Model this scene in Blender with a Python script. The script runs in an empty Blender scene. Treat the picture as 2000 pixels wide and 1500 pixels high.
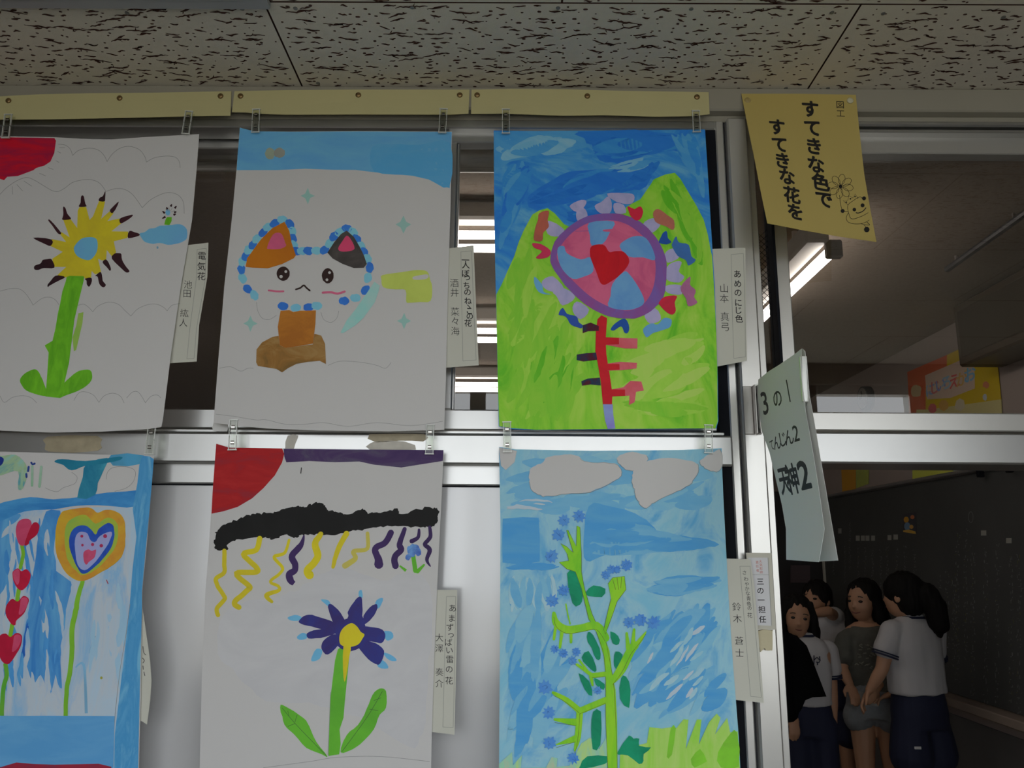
import bpy, bmesh, math, random
from mathutils import Vector, Matrix, noise
from mathutils.geometry import tessellate_polygon

random.seed(7)
SC = bpy.context.scene
COL = SC.collection

# ------------------------------------------------------------------ camera
W, H, F = 2000.0, 1500.0, 1560.0
CAM = Vector((0.0, -1.34, 1.65))
ROLL = math.radians(0.36)
_ay = Vector((5 / F, -331 / F, -1)).normalized()            # world +Y seen in camera axes
_up = Vector((math.sin(ROLL), math.cos(ROLL), 0))
_az = (_up - _ay * _up.dot(_ay)).normalized()               # world +Z seen in camera axes
_ax = _ay.cross(_az)                                        # world +X seen in camera axes
R3 = Matrix((_ax, _ay, _az))                                # camera -> world
camd = bpy.data.cameras.new('camera')
camd.sensor_width = 36.0
camd.lens = 36.0 * F / W
camd.clip_start = 0.02
cam = bpy.data.objects.new('camera', camd)
COL.objects.link(cam)
cam.matrix_world = Matrix.Translation(CAM) @ R3.to_4x4()
SC.camera = cam

# ------------------------------------------------------------------ view / world
SC.view_settings.view_transform = 'Standard'
SC.view_settings.look = 'None'
SC.view_settings.gamma = 1.0
SC.view_settings.use_curve_mapping = False
SC.view_settings.exposure = 0.0

SKY = 2.75
wd = bpy.data.worlds.new('world')
SC.world = wd
wd.use_nodes = True
_bg = wd.node_tree.nodes['Background']
_bg.inputs[0].default_value = (0.93, 0.97, 1.0, 1)
_bg.inputs[1].default_value = SKY

# ------------------------------------------------------------------ pixel helpers (photo 2000 x 1500)
def ray(u, v):
    return R3 @ Vector(((u - 1000) / F, -(v - 750) / F, -1))
def onY(u, v, Y):
    d = ray(u, v); return CAM + d * ((Y - CAM.y) / d.y)
def onX(u, v, X):
    d = ray(u, v); return CAM + d * ((X - CAM.x) / d.x)
def onZ(u, v, Z):
    d = ray(u, v); return CAM + d * ((Z - CAM.z) / d.z)
def zat(v, Y, u=1000):
    return onY(u, v, Y).z
def xat(u, v, Y):
    return onY(u, v, Y).x

# ------------------------------------------------------------------ materials
def s2l(c):
    return c / 12.92 if c <= 0.04045 else ((c + 0.055) / 1.055) ** 2.4
KMUL = 1.3
def rgb(r, g, b, k=1.0):
    """photo colour (0-255) -> albedo, k = light that falls there; too bright colours keep their hue"""
    c = [s2l(x / 255.0) / (k * KMUL) for x in (r, g, b)]
    m = max(c)
    if m > 0.88: c = [0.5 * x * 0.88 / m + 0.5 * min(x, 0.88) for x in c]
    return tuple(c) + (1.0,)

def newmat(name):
    m = bpy.data.materials.new(name); m.use_nodes = True
    nt = m.node_tree
    return m, nt, nt.nodes['Principled BSDF']

def plain(name, c, rough=0.6, metal=0.0, spec=0.5, bump=0.0, bscale=200.0, var=0.06, vscale=6.0, coat=0.0, coatr=0.1, coati=1.5):
    m, nt, b = newmat(name)
    N, L = nt.nodes, nt.links
    tc = N.new('ShaderNodeTexCoord')
    ns = N.new('ShaderNodeTexNoise'); ns.inputs['Scale'].default_value = vscale; ns.inputs['Detail'].default_value = 5
    L.new(tc.outputs['Object'], ns.inputs['Vector'])
    mx = N.new('ShaderNodeMix'); mx.data_type = 'RGBA'
    c = tuple(c[:3])
    mx.inputs[6].default_value = tuple(x * (1 - var) for x in c) + (1,)
    mx.inputs[7].default_value = tuple(min(1, x * (1 + var)) for x in c) + (1,)
    L.new(ns.outputs['Fac'], mx.inputs[0]); L.new(mx.outputs[2], b.inputs['Base Color'])
    b.inputs['Roughness'].default_value = rough
    b.inputs['Metallic'].default_value = metal
    b.inputs['Specular IOR Level'].default_value = spec
    b.inputs['Coat Weight'].default_value = coat
    b.inputs['Coat Roughness'].default_value = coatr
    b.inputs['Coat IOR'].default_value = coati
    if bump:
        n2 = N.new('ShaderNodeTexNoise'); n2.inputs['Scale'].default_value = bscale
        L.new(tc.outputs['Object'], n2.inputs['Vector'])
        bp = N.new('ShaderNodeBump'); bp.inputs['Strength'].default_value = bump; bp.inputs['Distance'].default_value = 0.002
        L.new(n2.outputs['Fac'], bp.inputs['Height']); L.new(bp.outputs['Normal'], b.inputs['Normal'])
    return m

_pc = {}
def paint(c1, c2=None, k=0.36, scale=9.0, stretch=(1, 1, 1), rot=0.0, contrast=0.25, rough=0.62, c3=None, dist=1.0):
    """poster paint: two or three tones mixed by streaky noise"""
    key = (c1, c2, k, scale, stretch, rot, contrast, c3)
    if key in _pc: return _pc[key]
    m, nt, b = newmat('poster_paint')
    N, L = nt.nodes, nt.links
    if c2 is None: c2 = tuple(min(255, x * 0.86 + 6) for x in c1)
    tc = N.new('ShaderNodeTexCoord'); mp = N.new('ShaderNodeMapping')
    mp.inputs['Scale'].default_value = stretch; mp.inputs['Rotation'].default_value = (0, rot, 0)
    mp.vector_type = 'TEXTURE'
    mp.inputs['Scale'].default_value = tuple(1.0 / s for s in stretch)
    ns = N.new('ShaderNodeTexNoise'); ns.inputs['Scale'].default_value = scale
    ns.inputs['Detail'].default_value = 6; ns.inputs['Roughness'].default_value = 0.6; ns.inputs['Distortion'].default_value = dist
    L.new(tc.outputs['Object'], mp.inputs[0]); L.new(mp.outputs[0], ns.inputs['Vector'])
    rp = N.new('ShaderNodeValToRGB'); e = rp.color_ramp.elements
    e[0].position = 0.5 - contrast / 2; e[0].color = rgb(*c2, k)
    e[1].position = 0.5 + contrast / 2; e[1].color = rgb(*c1, k)
    if c3 is not None:
        x = e.new(0.5); x.color = rgb(*c3, k)
    L.new(ns.outputs['Fac'], rp.inputs[0]); L.new(rp.outputs[0], b.inputs['Base Color'])
    b.inputs['Roughness'].default_value = rough
    b.inputs['Specular IOR Level'].default_value = 0.25
    _pc[key] = m
    return m

def emit(name, c, s):
    m, nt, b = newmat(name)
    b.inputs['Base Color'].default_value = (0.8, 0.8, 0.8, 1)
    b.inputs['Emission Color'].default_value = tuple(c) + (1,)
    b.inputs['Emission Strength'].default_value = s
    return m

def glassmat(name, ior=1.52, tint=(1, 1, 1), rough=0.0):
    m = bpy.data.materials.new(name); m.use_nodes = True
    nt = m.node_tree; N, L = nt.nodes, nt.links
    N.remove(N['Principled BSDF'])
    fr = N.new('ShaderNodeFresnel'); fr.inputs[0].default_value = ior
    tr = N.new('ShaderNodeBsdfTransparent'); tr.inputs[0].default_value = tuple(tint) + (1,)
    gl = N.new('ShaderNodeBsdfGlossy'); gl.inputs['Roughness'].default_value = rough
    mx = N.new('ShaderNodeMixShader')
    ge = N.new('ShaderNodeNewGeometry'); iv = N.new('ShaderNodeMath'); iv.operation = 'SUBTRACT'; iv.inputs[0].default_value = 1.0
    ml = N.new('ShaderNodeMath'); ml.operation = 'MULTIPLY'          # one reflection per pane, from its outer face
    L.new(ge.outputs['Backfacing'], iv.inputs[1]); L.new(iv.outputs[0], ml.inputs[0]); L.new(fr.outputs[0], ml.inputs[1])
    L.new(ml.outputs[0], mx.inputs[0]); L.new(tr.outputs[0], mx.inputs[1]); L.new(gl.outputs[0], mx.inputs[2])
    L.new(mx.outputs[0], N['Material Output'].inputs[0])
    return m

# ------------------------------------------------------------------ mesh helpers
class MB:
    def __init__(s): s.v = []; s.f = []; s.m = []
    def add(s, vs, fs, mi=0):
        o = len(s.v); s.v += [tuple(p) for p in vs]
        s.f += [tuple(i + o for i in f) for f in fs]; s.m += [mi] * len(fs)
        return s
    def box(s, x0, x1, y0, y1, z0, z1, mi=0):
        x0, x1 = sorted((x0, x1)); y0, y1 = sorted((y0, y1)); z0, z1 = sorted((z0, z1))
        vs = [(x, y, z) for z in (z0, z1) for y in (y0, y1) for x in (x0, x1)]
        return s.add(vs, [(0, 2, 3, 1), (4, 5, 7, 6), (0, 1, 5, 4), (2, 6, 7, 3), (0, 4, 6, 2), (1, 3, 7, 5)], mi)
    def bbox(s, x0, x1, y0, y1, z0, z1, b=0.002, mi=0):
        """box with chamfered edges"""
        x0, x1 = sorted((x0, x1)); y0, y1 = sorted((y0, y1)); z0, z1 = sorted((z0, z1))
        bm = bmesh.new(); bmesh.ops.create_cube(bm, size=1)
        for v in bm.verts:
            v.co = ((x0 + x1) / 2 + v.co.x * (x1 - x0), (y0 + y1) / 2 + v.co.y * (y1 - y0), (z0 + z1) / 2 + v.co.z * (z1 - z0))
        b = min(b, 0.45 * min(x1 - x0, y1 - y0, z1 - z0))
        bmesh.ops.bevel(bm, geom=list(bm.edges), offset=b, segments=1, affect='EDGES', profile=0.5)
        bm.verts.index_update()
        s.add([v.co[:] for v in bm.verts], [[v.index for v in f.verts] for f in bm.faces], mi); bm.free()
        return s
    def tube(s, pts, rad, n=10, mi=0, cap=True, flat=None):
        pts = [Vector(p) for p in pts]; k = len(pts)
        if not hasattr(rad, '__len__'): rad = [rad] * k
        vs = []; fs = []; prev = None
        for i, p in enumerate(pts):
            t = (pts[min(i + 1, k - 1)] - pts[max(i - 1, 0)]).normalized()
            if prev is None:
                a = Vector((0, 0, 1)) if abs(t.z) < 0.9 else Vector((1, 0, 0))
                prev = a.cross(t).normalized()
            prev = (prev - t * prev.dot(t)).normalized(); q = t.cross(prev)
            for j in range(n):
                an = 2 * math.pi * j / n
                vs.append(p + (prev * math.cos(an) + q * math.sin(an)) * rad[i])
        for i in range(k - 1):
            for j in range(n):
                fs.append((i * n + j, i * n + (j + 1) % n, (i + 1) * n + (j + 1) % n, (i + 1) * n + j))
        if cap:
            fs.append(tuple(range(n - 1, -1, -1))); fs.append(tuple((k - 1) * n + j for j in range(n)))
        return s.add(vs, fs, mi)
    def rings(s, rings, mi=0, cap=True):
        n = len(rings[0]); vs = [p for r in rings for p in r]; fs = []
        for i in range(len(rings) - 1):
            for j in range(n):
                fs.append((i * n + j, i * n + (j + 1) % n, (i + 1) * n + (j + 1) % n, (i + 1) * n + j))
        if cap:
            fs.append(tuple(range(n - 1, -1, -1))); fs.append(tuple((len(rings) - 1) * n + j for j in range(n)))
        return s.add(vs, fs, mi)
    def ball(s, c, r, n=14, m=10, mi=0):
        c = Vector(c); r = Vector(r) if hasattr(r, '__len__') else Vector((r, r, r)); vs = []; fs = []
        for i in range(1, m):
            th = math.pi * i / m
            for j in range(n):
                ph = 2 * math.pi * j / n
                vs.append(c + Vector((r.x * math.sin(th) * math.cos(ph), r.y * math.sin(th) * math.sin(ph), r.z * math.cos(th))))
        for i in range(m - 2):
            for j in range(n):
                fs.append((i * n + j, (i + 1) * n + j, (i + 1) * n + (j + 1) % n, i * n + (j + 1) % n))
        vs.append(c + Vector((0, 0, r.z))); vs.append(c - Vector((0, 0, r.z))); t = len(vs) - 2
        for j in range(n):
            fs.append((t, j, (j + 1) % n)); fs.append((t + 1, (m - 2) * n + (j + 1) % n, (m - 2) * n + j))
        return s.add(vs, fs, mi)
    def build(s, name, mat, parent=None, smooth=False):
        me = bpy.data.meshes.new(name); me.from_pydata(s.v, [], s.f)
        for m in (mat if isinstance(mat, (list, tuple)) else [mat]): me.materials.append(m)
        me.polygons.foreach_set('material_index', s.m)
        if smooth: me.polygons.foreach_set('use_smooth', [True] * len(s.f))
        me.update()
        return link(name, me, parent)

def link(name, me, parent=None):
    o = bpy.data.objects.new(name, me); COL.objects.link(o)
    if parent is not None: attach(o, parent)
    return o
def attach(o, parent):
    o.parent = parent
    if parent.parent is None: o.matrix_parent_inverse = Matrix.Translation(-Vector(parent.location))
def tag(o, label=None, cat=None, group=None, kind=None):
    if label: o['label'] = label
    if cat: o['category'] = cat
    if group: o['group'] = group
    if kind: o['kind'] = kind
    return o
def thing(name, loc, label, cat, group=None):
    o = bpy.data.objects.new(name, None); COL.objects.link(o); o.location = loc
    o.empty_display_size = 0.05
    return tag(o, label, cat, group)
def struct(name, mb, mat, label, parent=None, cat=None, smooth=False):
    o = mb.build(name, mat, parent, smooth)
    if parent is None: tag(o, label, cat or name.split('_')[0], kind='structure')
    return o

# ------------------------------------------------------------------ flat sheets, traced in photo pixels, each with its own depth
def catmull(pts, n=5, closed=True):
    out = []; k = len(pts)
    rng = range(k) if closed else range(k - 1)
    for i in rng:
        if closed: p0, p1, p2, p3 = pts[(i - 1) % k], pts[i], pts[(i + 1) % k], pts[(i + 2) % k]
        else: p0, p1, p2, p3 = pts[max(i - 1, 0)], pts[i], pts[i + 1], pts[min(i + 2, k - 1)]
        for j in range(n):
            t = j / n
            out.append(tuple(0.5 * (2 * p1[a] + (p2[a] - p0[a]) * t + (2 * p0[a] - 5 * p1[a] + 4 * p2[a] - p3[a]) * t * t + (3 * p1[a] - p0[a] - 3 * p2[a] + p3[a]) * t ** 3) for a in (0, 1)))
    if not closed: out.append(tuple(pts[-1]))
    return out
def wob(pts, a, f=0.09):
    o = []
    for x, y in pts:
        o.append((x + a * noise.noise((x * f, y * f, 1.7)), y + a * noise.noise((x * f, y * f, 9.3))))
    return o
def crop(x0, y0, s):
    """points read off an enlarged crop -> photo pixels"""
    return lambda pts: [(x0 + a / s, y0 + b / s) for a, b in pts]

EPS = 0.00001
class Sheet:
    """depth(u,v) -> 3D point of the sheet seen at that pixel"""
    def __init__(s, fn, curved=False, grid=13.0): s.fn = fn; s.layer = 0; s.curved = curved; s.grid = grid
    def P(s, u, v, lay):
        p = s.fn(u, v); d = (CAM - p).normalized()
        return p + d * (EPS * (lay + 20 if lay > 0 else 0))
    def part(s, name, parent): return Part(s, name, parent)

class Part:
    def __init__(s, sh, name, parent):
        s.sh, s.name, s.parent = sh, name, parent; s.mb = MB(); s.mats = []
    def mi(s, mat):
        if mat not in s.mats: s.mats.append(mat)
        return s.mats.index(mat)
    def poly(s, pts, mat, smooth=0, wobble=0.0, lay=None):
        if smooth: pts = catmull(pts, smooth)
        if wobble: pts = wob(pts, wobble)
        if lay is None: s.sh.layer += 1; lay = s.sh.layer
        vs = [Vector((p[0], p[1], 0)) for p in pts]
        tris = tessellate_polygon([vs])
        x0 = min(p.x for p in vs); x1 = max(p.x for p in vs); y0 = min(p.y for p in vs); y1 = max(p.y for p in vs)
        if s.sh.curved and (x1 - x0 > s.sh.grid + 1 or y1 - y0 > s.sh.grid + 1):
            bm = bmesh.new(); bv = [bm.verts.new(p) for p in vs]
            for t in tris:
                try: bm.faces.new([bv[i] for i in t])
                except ValueError: pass
            g = s.sh.grid
            for ax, a, b in ((0, x0, x1), (1, y0, y1)):
                q = math.ceil(a / g) * g
                while q < b:
                    co = [0, 0, 0]; no = [0, 0, 0]; co[ax] = q; no[ax] = 1
                    bmesh.ops.bisect_plane(bm, geom=list(bm.verts) + list(bm.edges) + list(bm.faces), plane_co=co, plane_no=no)
                    q += g
            bm.verts.index_update()
            V = [v.co.copy() for v in bm.verts]; T = [[v.index for v in f.verts] for f in bm.faces]; bm.free()
        else: V = vs; T = [list(t) for t in tris]
        s._put(V, T, mat, lay); return s
    def _put(s, V, T, mat, lay):
        T2 = []
        for t in T:
            a = 0
            for i in range(len(t)):
                p, q = V[t[i]], V[t[(i + 1) % len(t)]]; a += p[0] * q[1] - q[0] * p[1]
            if abs(a) < 1e-9: continue
            T2.append(t if a < 0 else t[::-1])       # v axis points down: keep normals towards the viewer
        s.mb.add([s.sh.P(p[0], p[1], lay) for p in V], T2, s.mi(mat))
    def stroke(s, pts, w, mat, smooth=6, wobble=0.0, lay=None, caps=True):
        if smooth: pts = catmull(pts, smooth, False)
        if wobble: pts = wob(pts, wobble)
        k = len(pts)
        if lay is None: s.sh.layer += 1; lay = s.sh.layer
        if not hasattr(w, '__len__'): w = [w, w]
        V = []; T = []
        for i, p in enumerate(pts):
            a, b = pts[max(i - 1, 0)], pts[min(i + 1, k - 1)]
            dx, dy = b[0] - a[0], b[1] - a[1]; l = math.hypot(dx, dy) or 1
            t = i / (k - 1) * (len(w) - 1); j = min(int(t), len(w) - 2); ww = (w[j] + (w[j + 1] - w[j]) * (t - j)) / 2
            V += [(p[0] - dy / l * ww, p[1] + dx / l * ww), (p[0] + dy / l * ww, p[1] - dx / l * ww)]
        for i in range(k - 1): T.append([2 * i, 2 * i + 1, 2 * i + 3, 2 * i + 2])
        s._put(V, T, mat, lay)
        if caps and w[0] > 3:
            for p, ww in ((pts[0], w[0]), (pts[-1], w[-1])):
                s.ell(p[0], p[1], ww / 2, ww / 2, mat, n=10, lay=lay)
        return s
    def ell(s, x, y, rx, ry, mat, n=16, rot=0.0, wobble=0.0, lay=None):
        c, d = math.cos(rot), math.sin(rot)
        pts = [(x + rx * math.cos(a) * c - ry * math.sin(a) * d, y + rx * math.cos(a) * d + ry * math.sin(a) * c) for a in (2 * math.pi * i / n for i in range(n))]
        if wobble: pts = wob(pts, wobble, 0.25)
        if lay is None: s.sh.layer += 1; lay = s.sh.layer
        V = [Vector((p[0], p[1], 0)) for p in pts]
        s._put(V, [list(range(n))], mat, lay); return s
    def char(s, ch, u, v, size, mat, ex=(1, 0), ey=(0, 1), bold=0.0, lay=None):
        """one glyph centred on (u,v); size = em height in pixels; ex right axis, ey down axis"""
        if lay is None: lay = s.sh.layer + 1
        V, T = glyph(ch, min(bold, 0.0))
        offs = [(0, 0)] if bold <= 0 else [(bold * math.cos(q * math.pi / 4), bold * math.sin(q * math.pi / 4)) for q in range(8)]
        for n, (da, db) in enumerate(offs):
            PV = [(u + ex[0] * (a + da) * size - ey[0] * (b + db) * size, v + ex[1] * (a + da) * size - ey[1] * (b + db) * size) for a, b in V]
            s._put(PV, T, mat, lay + n * 0.25)
        return s
    def brush(s, poly, mats, n, length, width, ang, jit=0.25, seed=1):
        """n tapered brush strokes whose middles lie inside poly"""
        rn = random.Random(seed); x0 = min(p[0] for p in poly); x1 = max(p[0] for p in poly); y0 = min(p[1] for p in poly); y1 = max(p[1] for p in poly)
        def inside(x, y):
            c = False
            for i in range(len(poly)):
                (ax, ay), (bx, by) = poly[i - 1], poly[i]
                if (ay > y) != (by > y) and x < (bx - ax) * (y - ay) / (by - ay) + ax: c = not c
            return c
        k = 0; tries = 0; base = s.sh.layer + 1; s.sh.layer += 16
        while k < n and tries < n * 30:
            tries += 1
            x, y = rn.uniform(x0, x1), rn.uniform(y0, y1)
            if not inside(x, y): continue
            a = ang + rn.uniform(-jit, jit); L = length * rn.uniform(.5, 1.2); w = width * rn.uniform(.5, 1.3); cv = rn.uniform(-.12, .12) * L
            dx, dy = math.cos(a) * L / 2, math.sin(a) * L / 2
            q = [(x - dx, y - dy), (x - dy / L * cv, y + dx / L * cv), (x + dx, y + dy)]
            nx, ny = -dy / (L / 2) * w * .62, dx / (L / 2) * w * .62
            if not all(inside(a_ + e_ * nx, b_ + e_ * ny) for a_, b_ in (q[0], q[1], q[2], ((q[0][0] + q[1][0]) / 2, (q[0][1] + q[1][1]) / 2), ((q[2][0] + q[1][0]) / 2, (q[2][1] + q[1][1]) / 2)) for e_ in (-1, 1)): continue
            s.stroke(q, [w * .15, w * .8, w, w * .85, w * .2], rn.choice(mats), smooth=7, wobble=1.6, caps=False, lay=base + k % 16); k += 1
        return s
    def build(s, thick=0.0):
        if not s.mb.f: return None
        o = s.mb.build(s.name, s.mats, s.parent)
        if thick:
            bm = bmesh.new(); bm.from_mesh(o.data); bmesh.ops.remove_doubles(bm, verts=bm.verts, dist=1e-6); bm.to_mesh(o.data); bm.free()
            md = o.modifiers.new('thickness', 'SOLIDIFY'); md.thickness = thick; md.offset = -1
        return o

_gl = {}
def glyph(ch, bold=0.0):
    if (ch, bold) in _gl: return _gl[(ch, bold)]
    cu = bpy.data.curves.new('glyph', 'FONT'); cu.body = ch; cu.size = 1.0; cu.offset = bold; cu.resolution_u = 3
    cu.fill_mode = 'FRONT'
    o = bpy.data.objects.new('glyph', cu); COL.objects.link(o)
    dg = bpy.context.evaluated_depsgraph_get(); dg.update()
    me = bpy.data.meshes.new_from_object(o.evaluated_get(dg))
    V = [(p.co.x, p.co.y) for p in me.vertices]; T = [list(f.vertices) for f in me.polygons]
    if V:
        cx = (min(p[0] for p in V) + max(p[0] for p in V)) / 2; cy = (min(p[1] for p in V) + max(p[1] for p in V)) / 2
        V = [(a - cx, b - cy) for a, b in V]
    bpy.data.objects.remove(o); bpy.data.curves.remove(cu); bpy.data.meshes.remove(me)
    _gl[(ch, bold)] = (V, T)
    return V, T

# ================================================================== STRUCTURE
ZC = zat(177, 0.0)                     # corridor ceiling
YB = -2.10                             # inner face of the corridor's outer wall
XB = 2.43                              # blackboard wall of the classroom
ZR = onX(1915, 604, XB).z              # classroom ceiling
YF = 8.1                               # far wall of the classroom
X0, X1 = -4.0, 4.0

ALU = plain('brushed_aluminium', (0.55, 0.55, 0.54), rough=0.32, metal=0.9, var=0.03, vscale=30)
ALU2 = plain('pale_painted_aluminium', (0.66, 0.65, 0.62), rough=0.32, metal=0.7, var=0.04, vscale=12)
CREAM = plain('cream_painted_wood', (0.34, 0.32, 0.26), rough=0.55, bump=0.05)
BLACK = plain('black_rubber', (0.010, 0.011, 0.015), rough=0.85, spec=0.15)
DARKGAP = plain('dark_recess', (0.02, 0.02, 0.025), rough=0.7)
GLASS = glassmat('window_glass', 2.1)
OPAL = plain('white_film_glass', (0.60, 0.60, 0.61), rough=0.4, spec=1.0, coat=1.0, coatr=0.14, coati=2.2, var=0.02)
WALLP = plain('corridor_wall_paint', (0.62, 0.60, 0.54), rough=0.8, bump=0.05)
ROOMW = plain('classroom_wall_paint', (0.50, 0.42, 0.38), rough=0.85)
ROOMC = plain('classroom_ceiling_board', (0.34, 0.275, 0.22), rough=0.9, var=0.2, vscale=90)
FLOORM = plain('linoleum_floor', (0.30, 0.29, 0.27), rough=0.45, var=0.1)
SAND = plain('school_ground_sand', (0.50, 0.47, 0.42), rough=0.95)

# ---- corridor shell
o = struct('floor', MB().box(X0, X1, YB - 0.15, 0.1, -0.1, 0.0), FLOORM, 'grey linoleum corridor floor below the paintings')
o = struct('wall_left', MB().box(X0 - 0.1, X0, YB, 0.0, 0, ZC), WALLP, 'cream end wall of the corridor', cat='wall')
o = struct('wall_end', MB().box(X1, X1 + 0.1, YB, 0.0, 0, ZC), WALLP, 'cream end wall of the corridor past the door', cat='wall')
SILL, HEAD = 1.12, ZC - 0.085
WX = [-3.4, -1.78, -1.70, -0.19 - 0.0, 1.49, 3.3]
mb = MB()
mb.box(X0, X1, YB - 0.15, YB, 0, SILL).box(X0, X1, YB - 0.15, YB, HEAD, ZC + 0.3)
mb.box(X0, -1.42, YB - 0.15, YB, SILL, HEAD).box(1.85, X1, YB - 0.15, YB, SILL, HEAD)
struct('wall_back', mb, plain('tan_wall_paint', (0.40, 0.36, 0.30), rough=.8), 'outer corridor wall with a band of daylight windows', cat='wall')
w3 = MB()
for x in (-1.39, -0.17, 1.33, 1.82): w3.box(x - 0.035, x + 0.035, YB - 0.1, YB - 0.04, SILL, HEAD)
w3.box(-1.42, 1.85, YB - 0.1, YB - 0.04, SILL, SILL + 0.04).box(-1.42, 1.85, YB - 0.1, YB - 0.04, HEAD - 0.04, HEAD)
struct('window_3', w3, ALU2, 'band of aluminium corridor windows facing the school ground', cat='window')
struct('ground', MB().box(-60, 60, -90, YB - 0.2, -3.8, -3.6), SAND, 'pale sandy school ground outside the corridor', cat='ground')

# ---- corridor ceiling: backing slab and fissured boards
struct('ceiling', MB().box(X0, X1, YB - 0.15, 0.0, ZC + 0.0035, ZC + 0.3), plain('ceiling_slab', (0.06, 0.025, 0.015), rough=0.9), 'fissured acoustic board ceiling over the corridor')
CEIL = bpy.data.objects['ceiling']
TILE = plain('acoustic_board', (0.66, 0.62, 0.53), rough=0.9, var=0.05, vscale=4, bump=0.15, bscale=400)
FISS = plain('fissure_brown', (0.06, 0.022, 0.013), rough=0.95, var=0.5, vscale=40)
yj = onZ(1000, 5.5, ZC).y               # joint nearest the wall
xj = [onZ(593, 175, ZC).x, onZ(1572, 182.7, ZC).x]
TW = xj[1] - xj[0]
def fissures(mb, x0, x1, y0, y1, rnd, dens):
    z = ZC - 0.0006
    cx, cy = 0.0250, 0.0128
    cells = [(i, j) for i in range(int((x1 - x0) / cx)) for j in range(int((y1 - y0) / cy))]
    for i_, j_ in cells:
        x = x0 + (i_ + (0.5 if j_ % 2 else 0) + rnd.uniform(0.05, 0.95)) * cx; y = y0 + 0.004 + (j_ + rnd.uniform(0.1, 0.9)) * cy
        if not (x0 + 0.006 < x < x1 - 0.006 and y0 + 0.006 < y < y1 - 0.006): continue
        t = rnd.random()
        if t < 0.56:
            r = rnd.uniform(0.0011, 0.0025); k = 6; el = rnd.uniform(1.0, 2.0)
            mb.add([(x + r * el * math.cos(6.283 * i / k) * rnd.uniform(.8, 1.2), y + r * math.sin(6.283 * i / k) * rnd.uniform(.8, 1.2), z) for i in range(k)], [tuple(range(k - 1, -1, -1))])
        else:
            L = rnd.uniform(0.010, 0.026) if t < 0.90 else rnd.uniform(0.028, 0.055)
            if x + L > x1 - 0.01: continue
            k = max(4, int(L / 0.004)); a = rnd.uniform(-0.25, 0.25); vs = []; yy = y
            for i in range(k + 1):
                f = i / k; yy += rnd.uniform(-0.0022, 0.0022) + a * L / k
                yy = min(max(yy, y0 + 0.004), y1 - 0.004)
                w = (0.0004 + 0.0016 * math.sin(math.pi * min(max(f, .05), .95)) * rnd.uniform(.5, 1.5))
                vs += [(x + L * f, yy - w, z), (x + L * f, yy + w, z)]
            mb.add(vs, [(2 * i, 2 * i + 1, 2 * i + 3, 2 * i + 2) for i in range(k)])
            if t > 0.93:
                bx = x + L * rnd.uniform(.3, .7); s_ = rnd.choice((-1, 1))
                mb.add([(bx - .001, yy, z), (bx + .0015, yy, z), (bx + .004, yy + s_ * .008, z)], [(0, 1, 2)])
rows = [(yj, -0.001)]
yy = yj
while yy > YB + 0.05:
    rows.append((max(yy - 0.455, YB), yy)); yy -= 0.455
for r, (ya, yb) in enumerate(rows):
    off = xj[0] + (0 if r % 2 == 0 else TW / 2)
    c = math.floor((X0 - off) / TW)
    while off + c * TW < X1:
        xa, xb = max(off + c * TW, X0), min(off + (c + 1) * TW, X1); c += 1
        if xb - xa < 0.02: continue
        t = MB().box(xa + 0.0016, xb - 0.0016, ya + 0.0016, yb - (0.0016 if r else 0), ZC, ZC + 0.0034)
        t.m = [0, 1, 1, 1, 1, 1]; t = t.build('ceiling_board', [TILE, FISS], CEIL)
        if r < 2 and xb > -1.6 and xa < 1.6:
            fm = MB(); fissures(fm, xa, xb, ya, yb, random.Random(int(xa * 1000) + r * 77), 2900)
            fo = fm.build('fissures', FISS, t); fo['kind'] = 'stuff'
SCREW = plain('grey_screw', (0.22, 0.22, 0.21), rough=0.5, metal=0.4)
for u, v in ((473, 17), (577, 16), (805, 14), (1090, 15), (1350, 17), (1625, 24), (1725, 26), (248, 25), (621, 162), (555, 168), (1535, 172), (1617, 172), (1960, 33)):
    p = onZ(u, v, ZC)
    if p.y > -0.012: continue
    MB().tube([(p.x, p.y, ZC - 0.0012), (p.x, p.y, ZC + 0.004)], 0.0035, 10).build('screw_head', SCREW, CEIL)

# ---- crown trim under the ceiling
zt = zat(226, -0.014)
mb = MB().bbox(X0, X1, -0.014, 0.1, zat(213, -0.014), ZC, b=0.003).bbox(X0, X1, 0.006, 0.1, zt, zat(213, -0.014), b=0.001)
struct('trim_1', mb, CREAM, 'cream painted wooden trim under the corridor ceiling', cat='trim')
mb = MB().box(X0, X1, -0.024, -0.0141, zat(200, -0.02), ZC)
struct('trim_2', mb, TILE, 'plain flat edge strip between ceiling boards and cream trim', cat='trim') if False else None
# wall piece between corridor ceiling and the higher classroom ceiling
struct('wall_front', MB().box(X0 - 2, X1, 0.0, 0.1, ZC, ZR + 0.1).box(-6.1, X0, 0, 0.1, 0, ZC), WALLP, 'partition wall above the windows, hidden by the ceiling', cat='wall')

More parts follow.
